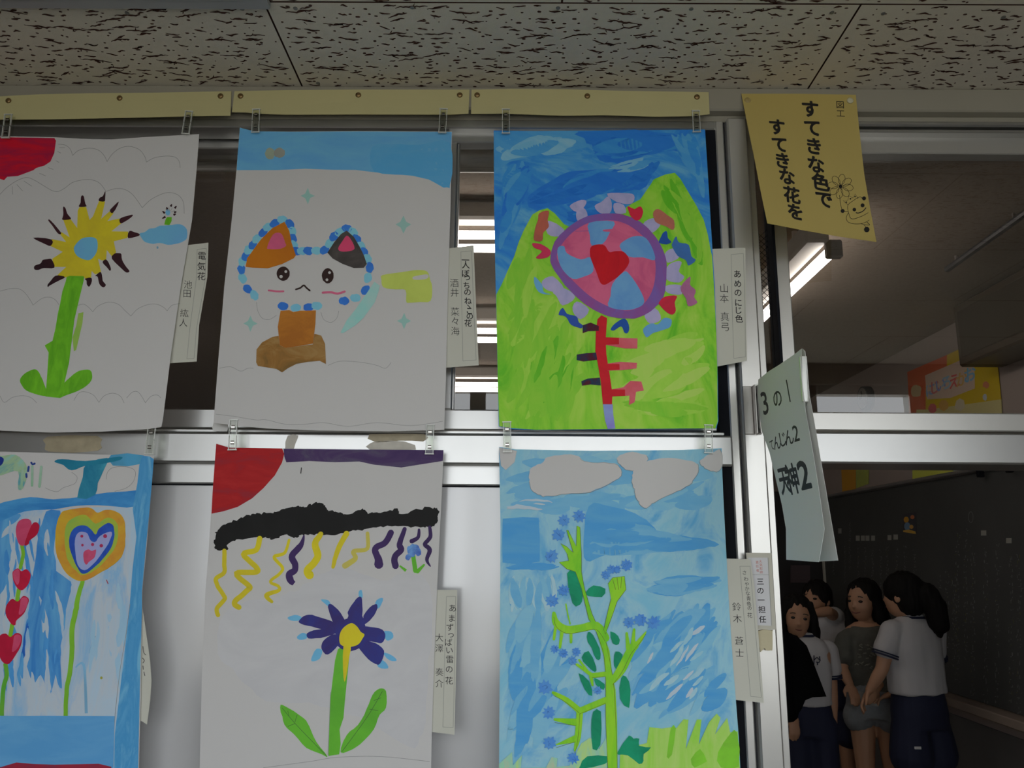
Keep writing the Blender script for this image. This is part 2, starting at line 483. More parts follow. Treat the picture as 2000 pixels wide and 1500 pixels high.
# ---- left window: sliding sashes over a transom bar, film-covered panes below
XA0, XA1 = xat(1408, 461, 0.0), xat(1424, 461, 0.0)          # window jamb post
XBL, XBR = xat(1427, 461, -0.012), xat(1472, 461, -0.012)    # door jamb post
XC = xat(1482, 461, 0.0)
XD0, XD1 = xat(1510, 461, 0.03), xat(1538, 461, 0.03)
w1 = thing('window_1', (-0.5, 0.05, 0.0), 'sliding aluminium corridor window hidden behind the row of paintings', 'window'); w1['kind'] = 'structure'
zl = lambda v, Y: zat(v, Y, 650)
XL = X0
MB().bbox(XL, XA0, 0.0, 0.046, zl(249, 0.0), zt).build('head_frame', ALU, w1)
MB().bbox(XL, XA0, 0.0, 0.1, zl(905, -0.008), zl(846, -0.008)).bbox(XL, XA0, -0.008, 0.0, zl(905, -0.008), zl(846, -0.008), b=0.003).build('transom_bar', ALU, w1)
MB().bbox(XL, XA0 - 0.012, -0.004, 0.06, zl(845.5, -0.004), zl(839.5, -0.004), b=0.001).build('sash_track', ALU, w1)
MB().bbox(XA0, XA1, 0.0, 0.1, 0.0, zt).build('jamb', ALU2, w1)
MB().box(xat(1388, 461, 0.004), XA0, 0.004, 0.012, 0.75, zl(849, 0.004)).box(xat(1388, 461, 0.004), XA0, 0.004, 0.09, zl(846, 0.004), zl(240, 0.004)).build('brush_seal', BLACK, w1)
# right upper sash
a0, a1 = xat(872, 400, 0.016), xat(1384, 461, 0.016)
mb = MB()
mb.bbox(a0, a1, 0.016, 0.045, zl(277, 0.016), zl(236, 0.016)); mb.bbox(a0, a1, 0.016, 0.045, zl(838, 0.016), zl(798, 0.016))
mb.bbox(a0, xat(891, 400, 0.016), 0.016, 0.045, zl(798, 0.016), zl(277, 0.016)); mb.bbox(xat(891, 400, .016), xat(895, 400, 0.016), 0.021, 0.045, zl(798, 0.016), zl(277, 0.016), b=0.001)
mb.bbox(xat(1350, 461, 0.016), a1, 0.016, 0.045, zl(798, 0.016), zl(277, 0.016))
sa = mb.build('sash', ALU, w1)
MB().box(a0 + 0.005, a1 - 0.005, 0.030, 0.034, zl(800, 0.03), zl(270, 0.03)).build('pane', GLASS, sa)
# left upper sash (inner track)
b0, b1 = X0, xat(888, 400, 0.052)
mb = MB()
mb.bbox(b0, b1, 0.052, 0.08, zl(291, 0.052), zl(236, 0.052)); mb.bbox(b0, b1, 0.052, 0.08, zl(838, 0.052), zl(800, 0.052))
mb.bbox(xat(852, 400, .052), b1, 0.052, 0.08, zl(800, 0.052), zl(291, 0.052))
sb = mb.build('sash', ALU, w1)
pz0, pz1 = zl(802, 0.06), zl(285, 0.06)
tl = 0.011
MB().add([(b0, 0.066 + tl, pz0), (b1 - .03, 0.066 + tl, pz0), (b1 - .03, 0.066, pz1), (b0, 0.066, pz1), (b0, 0.070 + tl, pz0), (b1 - .03, 0.070 + tl, pz0), (b1 - .03, 0.070, pz1), (b0, 0.070, pz1)],
         [(0, 1, 2, 3), (7, 6, 5, 4), (0, 4, 5, 1), (2, 6, 7, 3), (0, 3, 7, 4), (1, 5, 6, 2)]).build('pane', GLASS, sb)
# bottom rail of the inner sash seen below the outer one on the left
# lower panes
zb = 0.75
mb = MB()
mb.bbox(XL, XA0 - 0.017, 0.012, 0.04, zl(946, 0.012), zl(906, 0.012)); mb.bbox(XL, XA0 - .017, 0.012, 0.04, zb, zb + 0.05)
mb.bbox(xat(1411, 1000, 0.012), xat(1420, 1000, 0.012), 0.012, 0.04, zb, zl(906, 0.012))
lo = mb.build('lower_frame', ALU, w1)
MB().box(XL, xat(1416, 1000, 0.02), 0.026, 0.031, zb, zl(948, 0.026)).build('film_pane', OPAL, lo)
MB().box(XL, XA0 - .017, 0.022, 0.0255, zl(949.5, .022), zl(945.5, .022)).build('gasket', BLACK, lo)
struct('wall_front', MB().box(XL, XA0, 0.0, 0.1, 0, zb), WALLP, 'cream wall panel under the corridor window', cat='wall')

# ---- door opening with transom light
d1 = thing('door_1', (0.5, 0.05, 0.0), 'aluminium classroom door frame with open doorway and transom window above', 'door'); d1['kind'] = 'structure'
MB().bbox(XA1 + 0.0035, XBR, -0.012, 0.1, 0.0, zt, b=0.003).bbox(XBR, XC, 0.0, 0.1, 0.0, zt, b=0.001).build('jamb', ALU2, d1)
MB().box(XA1 - 0.002, XA1 + 0.005, 0.006, 0.1, 0, zt).build('joint', DARKGAP, d1)
zr = lambda v, Y: zat(v, Y, 1825)
XR = 1.75
MB().bbox(XC, XR, 0.0, 0.1, zr(246, 0.0), zt + 0.002, b=0.003).bbox(XC, XR, 0.012, 0.1, zr(251.5, 0.012), zr(247, 0.012), b=.0005).bbox(XC, XR, 0.002, 0.1, zr(259, 0.002), zr(253, 0.002), b=0.001).build('head_frame', ALU, d1)
mb = MB().bbox(XC + 0.02, XR, 0.02, 0.05, zr(300, 0.02), zr(261, 0.02)).bbox(XD0, XR, 0.016, 0.05, zr(842, 0.016), zr(806, 0.016))
mb.bbox(XD0, XD1, 0.03, 0.055, zr(806, 0.02), zr(300, 0.02))
ts = mb.build('transom_sash', ALU2, d1)
MB().box(XD1 - 0.006, XR, 0.040, 0.044, zr(810, 0.04), zr(296, 0.04)).build('pane', GLASS, ts)
MB().bbox(XC, XR, -0.006, 0.1, zr(906, -0.006), zr(845, -0.006), b=0.003).build('door_head', ALU, d1)
# narrow wired-glass strip beside the jamb
gs = MB().box(XC, XC + 0.0065, 0.02, 0.06, zr(845, 0.03), zr(262, 0.03)).box(XD0 - 0.005, XD0, 0.02, 0.06, zr(845, 0.03), zr(262, 0.03)).build('gasket', BLACK, d1)
MB().box(XC + 0.0065, XD0 - 0.005, 0.045, 0.049, zr(845, 0.03), zr(262, 0.03)).build('wired_pane', GLASS, d1)
wm = MB()
z = zr(620, 0.047)
xm0, xm1 = XC + 0.0065, XD0 - 0.005
while z < zr(470, 0.047):
    for s_ in (-1, 1):
        p = (xm0, 0.047, z) if s_ > 0 else (xm0, 0.047, z + (xm1 - xm0)); q = (xm1, 0.047, z + (xm1 - xm0)) if s_ > 0 else (xm1, 0.047, z)
        wm.tube([p, q], 0.0005, 5)
    z += 0.011
wm.build('wire_mesh', BLACK, d1)
MB().bbox(XC, XC + 0.004, 0.03, 0.1, 0, zr(906, -0.006), b=.001).build('door_stop', plain('navy_seal', (0.03, 0.03, 0.06), rough=.5), d1)
MB().bbox(XR, XR + 0.06, -0.012, 0.1, 0, zt).build('jamb', ALU2, d1)
struct('wall_front', MB().box(XR + 0.06, X1, 0.0, 0.1, 0, zt), WALLP, 'cream corridor wall right of the doorway', cat='wall')

# ---- classroom shell
XW = -6.0
struct('floor', MB().box(XW, XB, 0.1, YF, -0.1, 0.0), FLOORM, 'dark classroom floor behind the doorway')
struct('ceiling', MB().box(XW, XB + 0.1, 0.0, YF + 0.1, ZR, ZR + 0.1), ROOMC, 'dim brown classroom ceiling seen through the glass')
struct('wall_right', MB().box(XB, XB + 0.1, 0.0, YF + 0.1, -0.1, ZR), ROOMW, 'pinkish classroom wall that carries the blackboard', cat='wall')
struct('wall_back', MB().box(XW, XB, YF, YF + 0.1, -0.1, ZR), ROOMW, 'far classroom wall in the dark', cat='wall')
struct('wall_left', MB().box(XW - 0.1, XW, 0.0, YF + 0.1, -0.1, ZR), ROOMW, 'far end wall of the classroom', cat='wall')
struct('trim_3', MB().box(XB - 0.012, XB, 0.1, YF, 0.0, 0.80), plain('dark_grey_panel', (0.16, 0.155, 0.15), rough=.6), 'dark grey panel added under the blackboard', cat='trim')  # added panel, makes the lower wall darker than the paint above
struct('platform', MB().bbox(1.25, XB, 1.2, 7.2, 0.0, 0.18, b=0.01), plain('platform_board', (0.2, 0.15, 0.11), rough=0.5), 'low wooden platform in front of the blackboard', cat='platform')

# ================================================================== CLASSROOM THINGS
TUBE_E = 6.5
TUBE = emit('lit_fluorescent_tube', (1.0, 0.93, 0.86), TUBE_E)
LAMPW = plain('lamp_housing_white', (0.75, 0.70, 0.64), rough=0.45)
SOCK = plain('lamp_socket', (0.25, 0.22, 0.2), rough=0.5)
def ceiling_lamp(y, x0, label, zz=None, dy=0.055, off=False):
    t = thing('ceiling_lamp', ((x0 + x0 + 1.25) / 2, y, ZR), label, 'lamp', 'classroom ceiling lamps')
    x1 = x0 + 1.25; z = zz or ZR - 0.12
    MB().bbox(x0, x1, y - dy - 0.045, y - dy + 0.03, ZR - 0.075, ZR - 0.001, b=0.010).build('housing', LAMPW, t)
    MB().bbox(x0 + 0.2, x1 - 0.2, y - dy, y + dy + 0.01, ZR - 0.02, ZR - 0.001, b=0.004).build('mounting_plate', LAMPW, t)
    for s in (-1, 1):
        MB().tube([(x0 + 0.03, y + s * dy, z), (x1 - 0.03, y + s * dy, z)], 0.016, 12).build('tube', TUBE, t, True)
        for x in (x0 + 0.012, x1 - 0.03): MB().bbox(x, x + 0.018, y + s * dy - 0.02, y + s * dy + 0.02, z - 0.022, ZR - 0.05, b=0.004).build('socket', SOCK, t)
    return t
ZT = ZR - 0.12
for k, (v, lab) in enumerate(((472, 'nearest'), (655, 'middle'), (756, 'farthest'))):
    y = onZ(930, v, ZT).y
    d = (onZ(930, v - 13, ZT).y - onZ(930, v + 13, ZT).y) / 2 if k == 0 else 0.09
    ceiling_lamp(y, -0.85, lab + ' lit twin-tube ceiling lamp seen between the cat and candy flower paintings', dy=min(abs(d), 0.09))
ceiling_lamp(onZ(930, 655, ZT).y, -3.4, 'added lit twin-tube classroom lamp out of view far to the left')  # out of view, added to bring more light into the classroom
# curved metal cover above the window
p0, p1 = onZ(930, 281, ZR - 0.06), onZ(930, 334, ZR - 0.06)
yc = onZ(930, 308, ZR - 0.1).y
rr = abs(onY(930, 281, yc).z - onY(930, 334, yc).z) / 2
SILV = plain('polished_silver', (0.80, 0.79, 0.74), rough=0.45, metal=0.8, var=0.02)
t = thing('screen_roller', (-0.2, yc, ZR - 0.1), 'shiny silver roller tube under the classroom ceiling', 'roller')
zc = onY(930, 308, yc).z
MB().tube([(-1.1, yc, zc), (0.62, yc, zc)], rr, 28).build('tube', SILV, t, True)
for x in (-1.1, 0.6): MB().bbox(x, x + 0.02, yc - 0.02, yc + 0.02, zc, ZR, b=0.003).build('bracket', LAMPW, t)
# blackboard lamp
za = ZR - 0.16
xb = onZ(1625, 490, za)
xl = onZ(1628, 487, za).x
ya, yb2 = xb.y, xb.y + 1.2
t = thing('blackboard_lamp', (xl, ya + 0.6, ZR), 'single lit fluorescent lamp running towards the back of the classroom', 'lamp')
MB().bbox(xl - 0.11, xl - 0.02, ya - 0.04, yb2 + 0.04, za + 0.02, za + 0.10, b=0.01).build('housing', LAMPW, t)
MB().tube([(xl, ya, za), (xl, yb2, za)], 0.022, 14).build('tube', TUBE, t, True)
for y in (ya - 0.03, yb2): MB().bbox(xl - 0.03, xl + 0.03, y, y + 0.03, za - 0.035, za + 0.035, b=0.006).build('socket', SOCK, t)
for y in (ya + 0.2, ya + 1.0): MB().tube([(xl - 0.06, y, za + 0.1), (xl - 0.06, y, ZR)], 0.012, 8).build('hanger', LAMPW, t)
# bar along the ceiling at the right
q0, q1 = onZ(1850, 526, ZR - 0.03), onZ(2000, 418, ZR - 0.03)
t = thing('curtain_rail', (q0.x, q0.y, ZR), 'dark thin rail fixed to the classroom ceiling at upper right', 'rail')
MB().tube([q0, q1 + (q1 - q0)], 0.014, 8).build('rail', plain('dark_rail', (0.05, 0.045, 0.05), rough=.4), t)
for f in (0.15, 0.9): p = q0.lerp(q1, f); MB().tube([p, p + Vector((0, 0, 0.03))], 0.008, 6).build('clamp', SOCK, t)

# ---- blackboard
XP = XB - 0.03
bt = onX(2000, 908, XP).z; bb = onX(2000, 1398, XP).z
ye = onX(1604, 1000, XP).y; ys = ye - 3.7
t = thing('blackboard', (XB, (ye + ys) / 2, bb), 'large dark chalkboard behind the children', 'blackboard')
BOARD = plain('chalkboard_slate', (0.085, 0.088, 0.086), rough=0.6, var=0.25, vscale=3)
MB().box(XP, XB - 0.001, ys, ye, bb, bt).build('slate', BOARD, t)
BF = plain('board_frame_metal', (0.40, 0.40, 0.40), rough=0.35, metal=0.6)
MB().bbox(XP - 0.012, XB - .001, ys, ye, bt, bt + 0.03, b=0.003).build('top_frame', BF, t)
MB().bbox(XP - 0.012, XB - .001, ye, ye + 0.03, bb, bt + 0.03, b=0.003).build('side_frame', plain('pale_edge', (.6, .58, .5), rough=.5), t)
MB().bbox(XP - 0.09, XB - .001, ys, ye, bb - 0.05, bb - 0.004, b=0.006).build('chalk_tray', plain('tray_wood', (0.35, 0.28, 0.23), rough=.5), t)
rl = MB().tube([(XP - 0.03, ys, bt + 0.012), (XP - 0.03, ye - 0.1, bt + 0.012)], 0.006, 8).build('hanging_rail', BF, t)
for u in (1917, 1975):
    y = onX(u, 930, XP - 0.03).y
    MB().bbox(XP - 0.05, XP - 0.02, y - 0.012, y + 0.012, bt - 0.03, bt + 0.024, b=0.003).build('rail_hook', BLACK, t)
CHALK = plain('chalk', (0.27, 0.27, 0.27), rough=0.95)
CHALKY = plain('chalk_yellow', (0.20, 0.19, 0.07), rough=0.95)
bsh = Sheet(lambda u, v: onX(u, v, XP))
wr = bsh.part('chalk_writing', t)
rnd = random.Random(5)
for (u0, v0, v1) in [(1628, 1060, 1120), (1650, 1066, 1140), (1660, 1020, 1110), (1677, 1070, 1170), (1690, 1068, 1170), (1704, 1072, 1165), (1720, 1072, 1150), (1733, 1068, 1160), (1752, 1070, 1140), (1768, 1065, 1120), (1786, 1070, 1250),
                     (1870, 1040, 1330), (1886, 1030, 1290), (1900, 1060, 1360), (1925, 1070, 1380), (1948, 1060, 1370), (1975, 1080, 1380), (1990, 1075, 1390), (1850, 1110, 1280), (1835, 1120, 1200), (1862, 1130, 1300)]:
    v = v0
    while v < v1:
        s_ = (u0 - 1500) / 60.0
        for _ in range(3):
            a = rnd.uniform(-s_, s_) * .6; b = rnd.uniform(0, s_ * 1.2)
            if rnd.random() < 0.55: c_, d_ = a + rnd.uniform(-s_, s_) * .5, b
            else: c_, d_ = a, b + rnd.uniform(.3, .9) * s_
            wr.stroke([(u0 + a, v + b), (u0 + c_, v + d_)], 0.8, CHALK if rnd.random() < .9 else CHALKY, smooth=0, lay=2)
        v += s_ * rnd.uniform(1.4, 2.0)
wr.ell(1896, 1010, 5, 11, CHALK, lay=2); wr.ell(1896, 1010, 4.2, 10, BOARD, lay=4)
wr.build()
CARD = plain('white_magnet_card', (0.42, 0.42, 0.38), rough=0.6)
for k, (u, v, w) in enumerate(((1640, 1037, 6), (1675, 1051, 7), (1685, 1051, 7), (1694, 1051, 7), (1705, 1051, 7), (1737, 1050, 7), (1749, 1049, 8), (1921, 1041, 10), (1970, 1056, 10))):
    lab = ['small white name card on the blackboard beside the hanging class sign', None, None, None, None, 'small white magnet card of the pair nearest the colour picture', 'small white magnet card just left of the colour picture', 'white magnet card on the blackboard above the tall girl', 'rightmost white magnet card on the blackboard'][k]
    sh = Sheet(lambda a, b: onX(a, b, XP - 0.002))
    p = sh.part('magnet_card', None); p.poly([(u - w / 2, v - 5), (u + w / 2, v - 5), (u + w / 2, v + 5), (u - w / 2, v + 5)], CARD)
    o = p.build(0.002)
    tag(o, lab or ['leftmost', 'second', 'third', 'rightmost'][k - 1] + ' of the four small white magnet cards in a row on the blackboard', 'card', 'magnet cards on the blackboard')
sh = Sheet(lambda a, b: onX(a, b, XP - 0.002))
t = thing('picture_card', onX(1776, 1043, XP), 'small orange and blue picture card on the blackboard', 'picture')
p = sh.part('card', t); p.poly([(1763, 1005), (1789, 1000), (1790, 1041), (1764, 1041)], plain('dark_card', (0.07, 0.07, 0.08)))
p.build(0.001)
p = sh.part('print', t)
KO = 0.1
for (x, y, a, b, c) in ((1770, 1015, 5, 6, (90, 65, 20)), (1782, 1010, 4, 4, (90, 50, 30)), (1772, 1028, 6, 8, (45, 60, 75)), (1780, 1029, 4, 4, (95, 70, 30))): p.ell(x, y, a, b, paint(c, k=KO))
p.poly([(1764, 1036), (1775, 1034), (1788, 1038), (1789, 1043), (1776, 1041), (1764, 1039)], paint((95, 75, 30), k=KO)); p.build()
# papers and poster above the board
SW = Sheet(lambda a, b: onX(a, b, XB - 0.004))
def wallpaper(name, pts, c, label, cat, k=0.1):
    s_ = Sheet(lambda a, b: onX(a, b, XB - 0.006)); p = s_.part(name, None); p.poly(pts, paint(c, k=k)); return tag(p.build(0.002), label, cat)
wallpaper('memo_sheet', [(1643, 917), (1671, 916), (1671, 955), (1645, 960)], (110, 75, 25), 'orange memo sheet on the wall above the blackboard', 'paper')
wallpaper('memo_sheet', [(1672, 916), (1697, 915), (1696, 945), (1672, 954)], (80, 85, 40), 'olive green memo sheet beside the orange one', 'paper')
t = thing('rainbow_poster', onX(1870, 800, XB), 'orange, yellow and green class motto poster on the classroom wall', 'poster')
PS = Sheet(lambda a, b: onX(a, b, XB - 0.008))
p = PS.part('panel', t)
cA = crop(1600, 540, 3.75)
K1 = 0.075
red, yel, pnk = paint((120, 45, 28), k=K1), paint((138, 95, 12), k=K1), paint((110, 85, 75), k=K1)
p.poly(cA([(645, 700), (935, 575), (935, 700), (780, 790), (790, 1000), (660, 1000)]), red)
p.poly(cA([(935, 575), (1240, 430), (1300, 600), (1330, 910), (1200, 930), (780, 1000), (780, 780), (935, 690)]), yel)
p.poly(cA([(775, 725), (1135, 570), (1140, 820), (960, 890), (790, 900)]), pnk)
p.poly([(1782, 905), (1782, 944), (1862, 930), (1860, 905)], paint((92, 98, 35), k=K1))
p.poly([(1862, 905), (1862, 930), (1960, 914), (1960, 895)], paint((95, 105, 105), k=K1))
p.poly([(1790, 800), (1782, 908), (1862, 908), (1960, 900), (1955, 780), (1812, 800)], paint((110, 98, 60), k=K1))
p.build(0.003)
p = PS.part('lettering', t)
for ch, a, b, c in (('に', 815, 830, (60, 75, 95)), ('じ', 850, 810, (130, 60, 60)), ('い', 890, 795, (60, 70, 95)), ('ろ', 930, 778, (70, 90, 110)), ('え', 990, 765, (150, 50, 50)), ('が', 1045, 745, (150, 90, 50)), ('お', 1105, 715, (60, 90, 130))):
    (u, v), = cA([(a, b)]); PS.layer += 1
    p.char(ch, u, v, 27 + (a - 800) * 0.016, paint(c, k=0.09), ex=(0.8, -0.32), ey=(0.05, 1), bold=0.02)
p.build()
for (a, b, r, c) in ((710, 840, 10, (140, 110, 70)), (1215, 610, 10, (150, 130, 60)), (1220, 795, 6, (120, 60, 40)), (1215, 885, 5, (110, 120, 130)), (830, 965, 8, (150, 50, 50)), (910, 945, 9, (190, 90, 40)), (1030, 940, 10, (200, 180, 110))):
    p = PS.part('decoration', t); (u, v), = cA([(a, b)]); p.ell(u, v, r, r * 1.2, paint(c, k=K1), wobble=3); p.build()
# clock
c0 = onX(1690, 778, XB - 0.03)
rc = abs(onX(1690, 753, XB - 0.03).z - onX(1690, 800, XB - 0.03).z) / 2 * 1.02
t = thing('wall_clock', (XB, c0.y, c0.z), 'round dark-rimmed clock on the classroom wall near the poster', 'clock')
MB().tube([(XB - 0.001, c0.y, c0.z), (XB - 0.05, c0.y, c0.z)], rc, 32).build('rim', plain('clock_rim', (0.05, 0.05, 0.055), rough=.4), t)
MB().tube([(XB - 0.045, c0.y, c0.z), (XB - 0.053, c0.y, c0.z)], rc * 0.86, 32).build('dial', plain('clock_dial', (0.4, 0.38, 0.36), rough=.5), t)
MB().box(XB - 0.056, XB - 0.054, c0.y - 0.006, c0.y + 0.006, c0.z, c0.z + rc * .6).build('hand', BLACK, t)
MB().box(XB - 0.057, XB - 0.0555, c0.y, c0.y + rc * .5, c0.z - 0.005, c0.z + 0.005).build('hand', BLACK, t)
# loudspeaker / cabinet box at upper right
yA = onX(1915, 604, XB - 0.25).y
zA, zB = onX(1985, 725, XB - 0.25).z, ZR - 0.02
yq = onX(1955, 720, XB).y
t = thing('wall_speaker', (XB, yq, 2.5), 'dark brown box mounted high on the classroom wall beside the poster', 'speaker')
BRN = plain('dark_brown_veneer', (0.06, 0.034, 0.016), rough=.5)
zq = onX(1955, 720, XB).z
MB().bbox(XB - 0.22, XB - 0.001, yq - 0.75, yq - 0.02, zq, ZR - 0.03, b=0.01).build('cabinet', BRN, t)
MB().bbox(XB - 0.226, XB - 0.219, yq - 0.71, yq - 0.06, zq + 0.04, ZR - 0.07, b=0.003).build('grille', plain('speaker_cloth', (0.045, 0.028, 0.016), rough=.9), t)
# dark cabinet in the far corner, against the blackboard wall
t = thing('storage_cabinet', (XB - 0.2, 7.2, 0), 'dark storage cabinet past the far end of the blackboard', 'cabinet')
CABM = plain('cabinet_dark', (0.035, 0.032, 0.034), rough=.6)
ca, cb = ye + 0.10, YF - 0.01
MB().bbox(XB - 0.42, XB - 0.002, ca, cb, 0, 2.15, b=0.008).build('body', CABM, t)
for k in range(2):
    y0, y1 = ca + 0.02 + k * (cb - ca - .02) / 2, ca + (k + 1) * (cb - ca - .02) / 2
    for (z0, z1) in ((0.06, 1.28), (1.33, 2.10)):
        d = MB().bbox(XB - 0.436, XB - 0.42, y0, y1, z0, z1, b=0.004).build('door', CABM, t)
        MB().bbox(XB - 0.45, XB - 0.435, y1 - .06, y1 - .04, (z0 + z1) / 2 - .06, (z0 + z1) / 2 + .06, b=0.003).build('handle', BF, d)
sc_ = Sheet(lambda a, b: onX(a, b, XB - 0.4372)); p = sc_.part('notice_sheet', t); p.poly([(1544, 1104), (1582, 1104), (1582, 1138), (1544, 1138)], plain('mauve_paper', (.10, .075, .09)))
tag(p.build(0.001), 'dim mauve notice sheet')

# ================================================================== PAPERS ON THE WALL
KT, KB_ = 0.30, 0.45                     # light on the upper and the lower row in the photo
PAPER = plain('drawing_paper', (0.70, 0.69, 0.685), rough=0.85, var=0.015, vscale=8, bump=0.06, bscale=900)
CRPAP = plain('cream_drawing_paper', (0.60, 0.55, 0.28), rough=0.8, var=0.03, vscale=10)
SLIP = plain('pale_green_slip', (0.66, 0.66, 0.58), rough=0.8, var=0.02)
YELP = plain('yellow_card', (0.56, 0.44, 0.135), rough=0.75, var=0.03)
INK = plain('black_ink', (0.012, 0.011, 0.012), rough=0.6)
PENC = plain('pencil', (0.34, 0.34, 0.34), rough=0.8)
FRAMEL = plain('thin_printed_line', (0.36, 0.37, 0.33), rough=0.8)
BRASS = plain('brass_tack', (0.30, 0.20, 0.09), rough=0.35, metal=0.8)
WTACK = plain('pale_tack', (0.62, 0.60, 0.42), rough=0.3)

def bulge(u, v, u0, u1, amt, v0=0, v1=1, curl=0.0):
    t = (u - u0) / (u1 - u0); q = (v - v0) / (v1 - v0)
    return -amt * 4 * t * (1 - t) * max(0, min(1, q)) - curl * max(0, q) ** 2

def painting(label, outline, depth, y=-0.03, mat=None):
    sh = Sheet(lambda u, v: onY(u, v, y + depth(u, v)), curved=True)
    c = onY(sum(p[0] for p in outline) / len(outline), max(p[1] for p in outline), y)
    t = thing('painting', c, label, 'painting', "children's flower paintings")
    p = sh.part('paper', t); p.poly(outline, mat or PAPER, lay=0); p.build(0.0004)
    return sh, t

# ---- cream strips along the ceiling
def strip(label, pts, tacks, y=-0.0165):
    sh = Sheet(lambda u, v: onY(u, v, y - 0.004 * max(0, (v - 200) / 30.0)), curved=True)
    p = sh.part('paper_strip', None); p.poly(pts, CRPAP); tag(p.build(0.0004), label, 'paper strip', 'cream paper strips under the ceiling')
    for i, (u, v, tl) in enumerate(tacks):
        c = onY(u, v, y); tack(c, tl, BRASS)
def tack(c, label, mat, r=0.0052):
    b = MB().rings([[(c.x + q * r * math.cos(a), c.y - h, c.z + q * r * math.sin(a)) for a in (2 * math.pi * i / 16 for i in range(16))] for q, h in ((1.0, 0.0004), (1.0, 0.0016), (0.8, 0.0028), (0.35, 0.0034))])
    b.tube([(c.x, c.y - 0.001, c.z), (c.x, c.y + 0.006, c.z)], 0.0006, 6)
    tag(b.build('thumbtack', mat, None, True), label, 'thumbtack', 'thumbtacks')
def tl(which, where): return 'brass thumbtack at the %s of the %s cream paper strip' % (which, where)
strip('leftmost cream paper strip pinned under the ceiling', [(-60, 193), (2, 188), (80, 184), (180, 182), (300, 181), (452, 178), (450, 226), (380, 227), (250, 230), (100, 233), (-60, 234)],
      [(17, 197, tl('left end', 'leftmost')), (234, 192, tl('middle', 'leftmost')), (431, 188, tl('right end', 'leftmost'))])
strip('middle cream paper strip pinned above the cat painting', [(458, 178), (560, 176), (700, 175), (917, 175), (915, 222), (880, 224), (700, 223.5), (560, 224), (500, 222), (480, 219.5), (453, 219)],
      [(470, 188, tl('left end', 'middle')), (700, 186, tl('middle', 'middle')), (898, 186, tl('right end', 'middle'))])
strip('rightmost cream paper strip pinned above the candy flower painting', [(921, 175), (1000, 173.5), (1090, 174), (1200, 177), (1384, 180), (1386, 223), (1350, 227), (1280, 228), (1180, 225), (1100, 226), (980, 222), (920, 222.5)],
      [(932, 186, tl('left end', 'rightmost')), (1147, 188, tl('middle', 'rightmost')), (1361, 190, tl('right end', 'rightmost'))])

# ---- painting 1: thunder sunflower
sh, t = painting('white painting of a yellow black-tipped sunflower under a red sun', [(-30, 266), (0, 266), (105, 268), (160, 271), (220, 272), (280, 268), (389, 262), (384, 330), (375, 430), (353, 560), (334, 690), (318, 820), (315, 834), (290, 838), (200, 843), (100, 845), (0, 841), (-100, 838), (-70, 500)],
                 lambda u, v: bulge(u, v, -60, 390, 0.006, 250, 500, 0.0) - 0.006 * max(0, (v - 600) / 240.0))
A, B = crop(0, 230, 4.411), crop(0, 540, 4.167); k = 0.30
p = sh.part('red_sun', t)
p.poly(A([(-130, 168), (0, 168), (300, 172), (465, 175), (480, 200), (470, 300), (430, 380), (380, 410), (310, 430), (290, 450), (150, 500), (60, 510), (35, 540), (0, 525), (-130, 540)]), paint((148, 10, 30), (120, 15, 45), k=k, scale=14, stretch=(1, 1, 4)), wobble=1.5); p.build()
p = sh.part('pencil_clouds', t)
for L_ in ([(500, 228), (560, 235), (605, 270), (625, 325)], [(625, 325), (680, 280), (770, 262), (850, 280), (900, 330), (922, 378)], [(922, 378), (970, 310), (1040, 260), (1120, 247), (1200, 275), (1245, 330), (1262, 382)], [(1262, 382), (1330, 345), (1430, 330), (1510, 340), (1545, 380), (1552, 430)],
           [(0, 660), (60, 600), (150, 540), (230, 515), (300, 540), (400, 600), (450, 628), (500, 635), (560, 605), (620, 560), (700, 537), (790, 535), (860, 565), (910, 630)], [(910, 635), (1000, 610), (1080, 620), (1150, 670), (1225, 775)], [(1225, 775), (1300, 705), (1400, 655), (1470, 645), (1540, 670), (1580, 730), (1587, 825)],
           [(510, 258), (560, 258)], [(495, 290), (525, 305)], [(480, 370), (510, 385)], [(415, 430), (460, 445)], [(340, 478), (395, 502)], [(205, 545), (275, 590)], [(145, 575), (195, 630)], [(105, 590), (108, 660)]):
    p.stroke(A(L_), 0.9, PENC, lay=1)
for L_ in ([(0, 120), (80, 100), (150, 100), (200, 130), (245, 190), (270, 235)], [(270, 232), (340, 180), (400, 168), (450, 190), (480, 230)], [(635, 235), (680, 225), (720, 250), (755, 288)], [(755, 288), (800, 240), (880, 210), (960, 225), (1020, 280), (1065, 322)], [(1065, 322), (1120, 265), (1200, 230), (1270, 225), (1330, 250), (1360, 280)], [(1360, 280), (1400, 235), (1465, 220)],
           [(0, 970), (35, 1025), (100, 985), (180, 970), (250, 985), (300, 1030)], [(600, 1010), (640, 950), (690, 938), (760, 965), (805, 1025)], [(805, 1025), (850, 970), (920, 950), (980, 975), (1010, 1030)], [(1030, 990), (1080, 940), (1130, 945), (1185, 1030)], [(1185, 1025), (1230, 975), (1280, 965), (1310, 990)]):
    p.stroke(B(L_), 0.8, PENC, lay=1)
p.build()
GRN = paint((88, 150, 28), (72, 132, 22), k=0.34, scale=16, stretch=(3, 1, 1))
p = sh.part('stem', t)
p.poly(B([(640, 300), (680, 290), (670, 380), (620, 600), (600, 610), (590, 500), (620, 400)]), paint((125, 150, 70), (110, 145, 60), k=0.34), wobble=1)
p.poly(B([(535, 40), (550, -30), (690, -40), (680, 30), (640, 200), (605, 350), (560, 700), (520, 880), (490, 990), (370, 980), (385, 800), (395, 620), (360, 560), (430, 525), (450, 420), (470, 300), (490, 220), (510, 120)]), GRN, wobble=1.5)
p.build()
